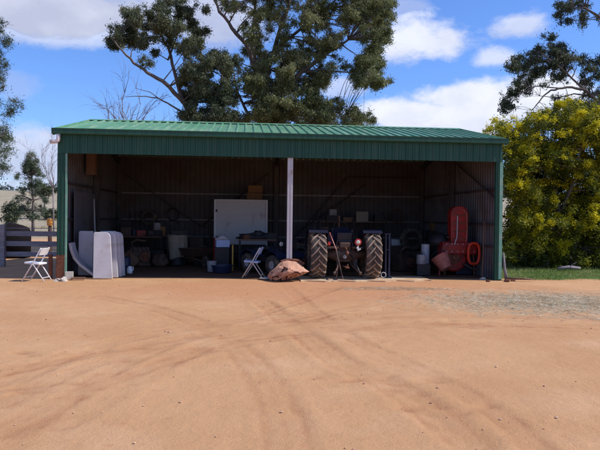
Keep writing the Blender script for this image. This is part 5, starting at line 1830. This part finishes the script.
mb = MB(); mb.tube([(.30, -.05, .95), (rgx, -.26, rgz + rh_ - .01)], .03, 7); mb.build('guard_arm', M['orange'], t)
mb = MB(); mb.tube([(-.5, -.15, .98), (-.62, -.25, .5), (-.68, -.30, .0)], .03, 7).tube([(-.35, -.1, .98), (-.5, -.15, .98)], .03, 7); mb.build('stand_leg', M['red'], t)
mb = MB(); mb.lathe([(.36, 0), (.34, .2), (.24, .34), (.08, .40)], (-.45, .5, .85), 22); mb.build('hopper', M['dark'], t, smooth=True)
bq = at(448, 262, 1.1)
bucket('faded pink red bucket tipped on its side hanging at the red machine', bq.x - .05, 1.08, bq.z - .20, .17, .27, .42, M['pink'], (R(-25), R(-24), 0))
can('white_container', 'dirty white container standing left of the red machine', gx(421.5, 1.4), 1.45, .33, .14, .28, M['dullwhite'], 'container')
carton('crate', 'dark crate under the white container', gx(421.5, 1.5), 1.5, 0, (.42, .36, .33), M['dark'], .1, 'crate', False)
can('pale_tin', 'grey green tin behind the white container', gx(425, 2.0), 2.0, .0, .13, .9, M['galv'], 'tin')
tyre('spare_tyre', 'dark tyre stood against the back post in the right bay', (gx(414, 4.8), 5.2, .95), .42, .2, R(-6))
carton('crate', 'dark box stood under the tyre in the right bay', gx(414, 5.0), 5.2, 0, (.7, .5, .52), M['grease'], 0, 'crate', False)
# right wall shelf items
t = thing('wall_cabinet', 'low dark grey cabinet against the inside of the right wall', 'cabinet', (W - .45, 2.4, 0))
mb = MB(); mb.box((0, 0, .55), (.5, 1.5, 1.1)); mb.build('body', M['blue'], t, bevel=.01)
mb = MB(); mb.box((-.255, .35, .55), (.012, .66, .9)); mb.build('door', M['dark'], t)
mb = MB(); mb.box((-.255, -.35, .55), (.012, .66, .9)); mb.build('door', M['dark'], t)
mb = MB(); mb.box((-.262, 0, 1.13), (.6, 1.55, .04)); mb.build('top', M['dark'], t)
p0, p1 = at(492, 279, .5), at(478, 240, .9)
mb = MB(); mb.tube([(W - .35, .45, .0), (W - .16, .8, 1.6)], .02, 7); tag(mb.build('leaning_pole', M['timber']), 'brown stick leaning on the right wall just inside the right post', 'pole')

# log under the wattle and a fallen branch
g_ = gpt(570, 274)
mb = MB()
p0, p1 = at(558, 266, 3.2), at(580, 267, 3.4)
mb.tube([(p0.x, 3.2, .07), ((p0.x + p1.x) / 2, 3.32, .11), (p1.x, 3.4, .07)], [.05, .06, .045], 9)
mb.tube([((p0.x + p1.x) / 2, 3.32, .12), ((p0.x + p1.x) / 2 + .2, 3.2, .28)], [.02, .008], 6)
tag(mb.build('fallen_branch', M['barkpale'], smooth=True), 'fallen grey branch lying in the shade under the wattle', 'branch')
mb = MB()
mb.tube([(12.12, -.05, .04), (12.5, -.25, .06), (12.9, -.2, .03)], [.035, .03, .015], 7).tube([(12.4, -.2, .06), (12.75, -.45, .05)], [.02, .008], 6)
tag(mb.build('fallen_branch', M['timber'], smooth=True), 'short brown branch on the dirt at the foot of the right post', 'branch')
t = thing('star_picket', 'short pale weathered stake leaning against the outside of the right post', 'stake', (W + .10, .05, 0))
mb = MB(); mb.tube([(.09, -.03, 0), (.03, -.02, .3), (.0, .0, .75)], [.055, .04, .028], 8); mb.build('stake', M['barkpale'], t, smooth=True)

# ------------------------------------------------------------------ render settings
S.view_settings.view_transform = 'Standard'
S.view_settings.look = 'None'
S.view_settings.gamma = 1
S.view_settings.exposure = .28
S.view_settings.use_curve_mapping = False
S.render.engine = 'CYCLES'
S.cycles.max_bounces = 8
S.cycles.diffuse_bounces = 5
S.cycles.use_denoising = True
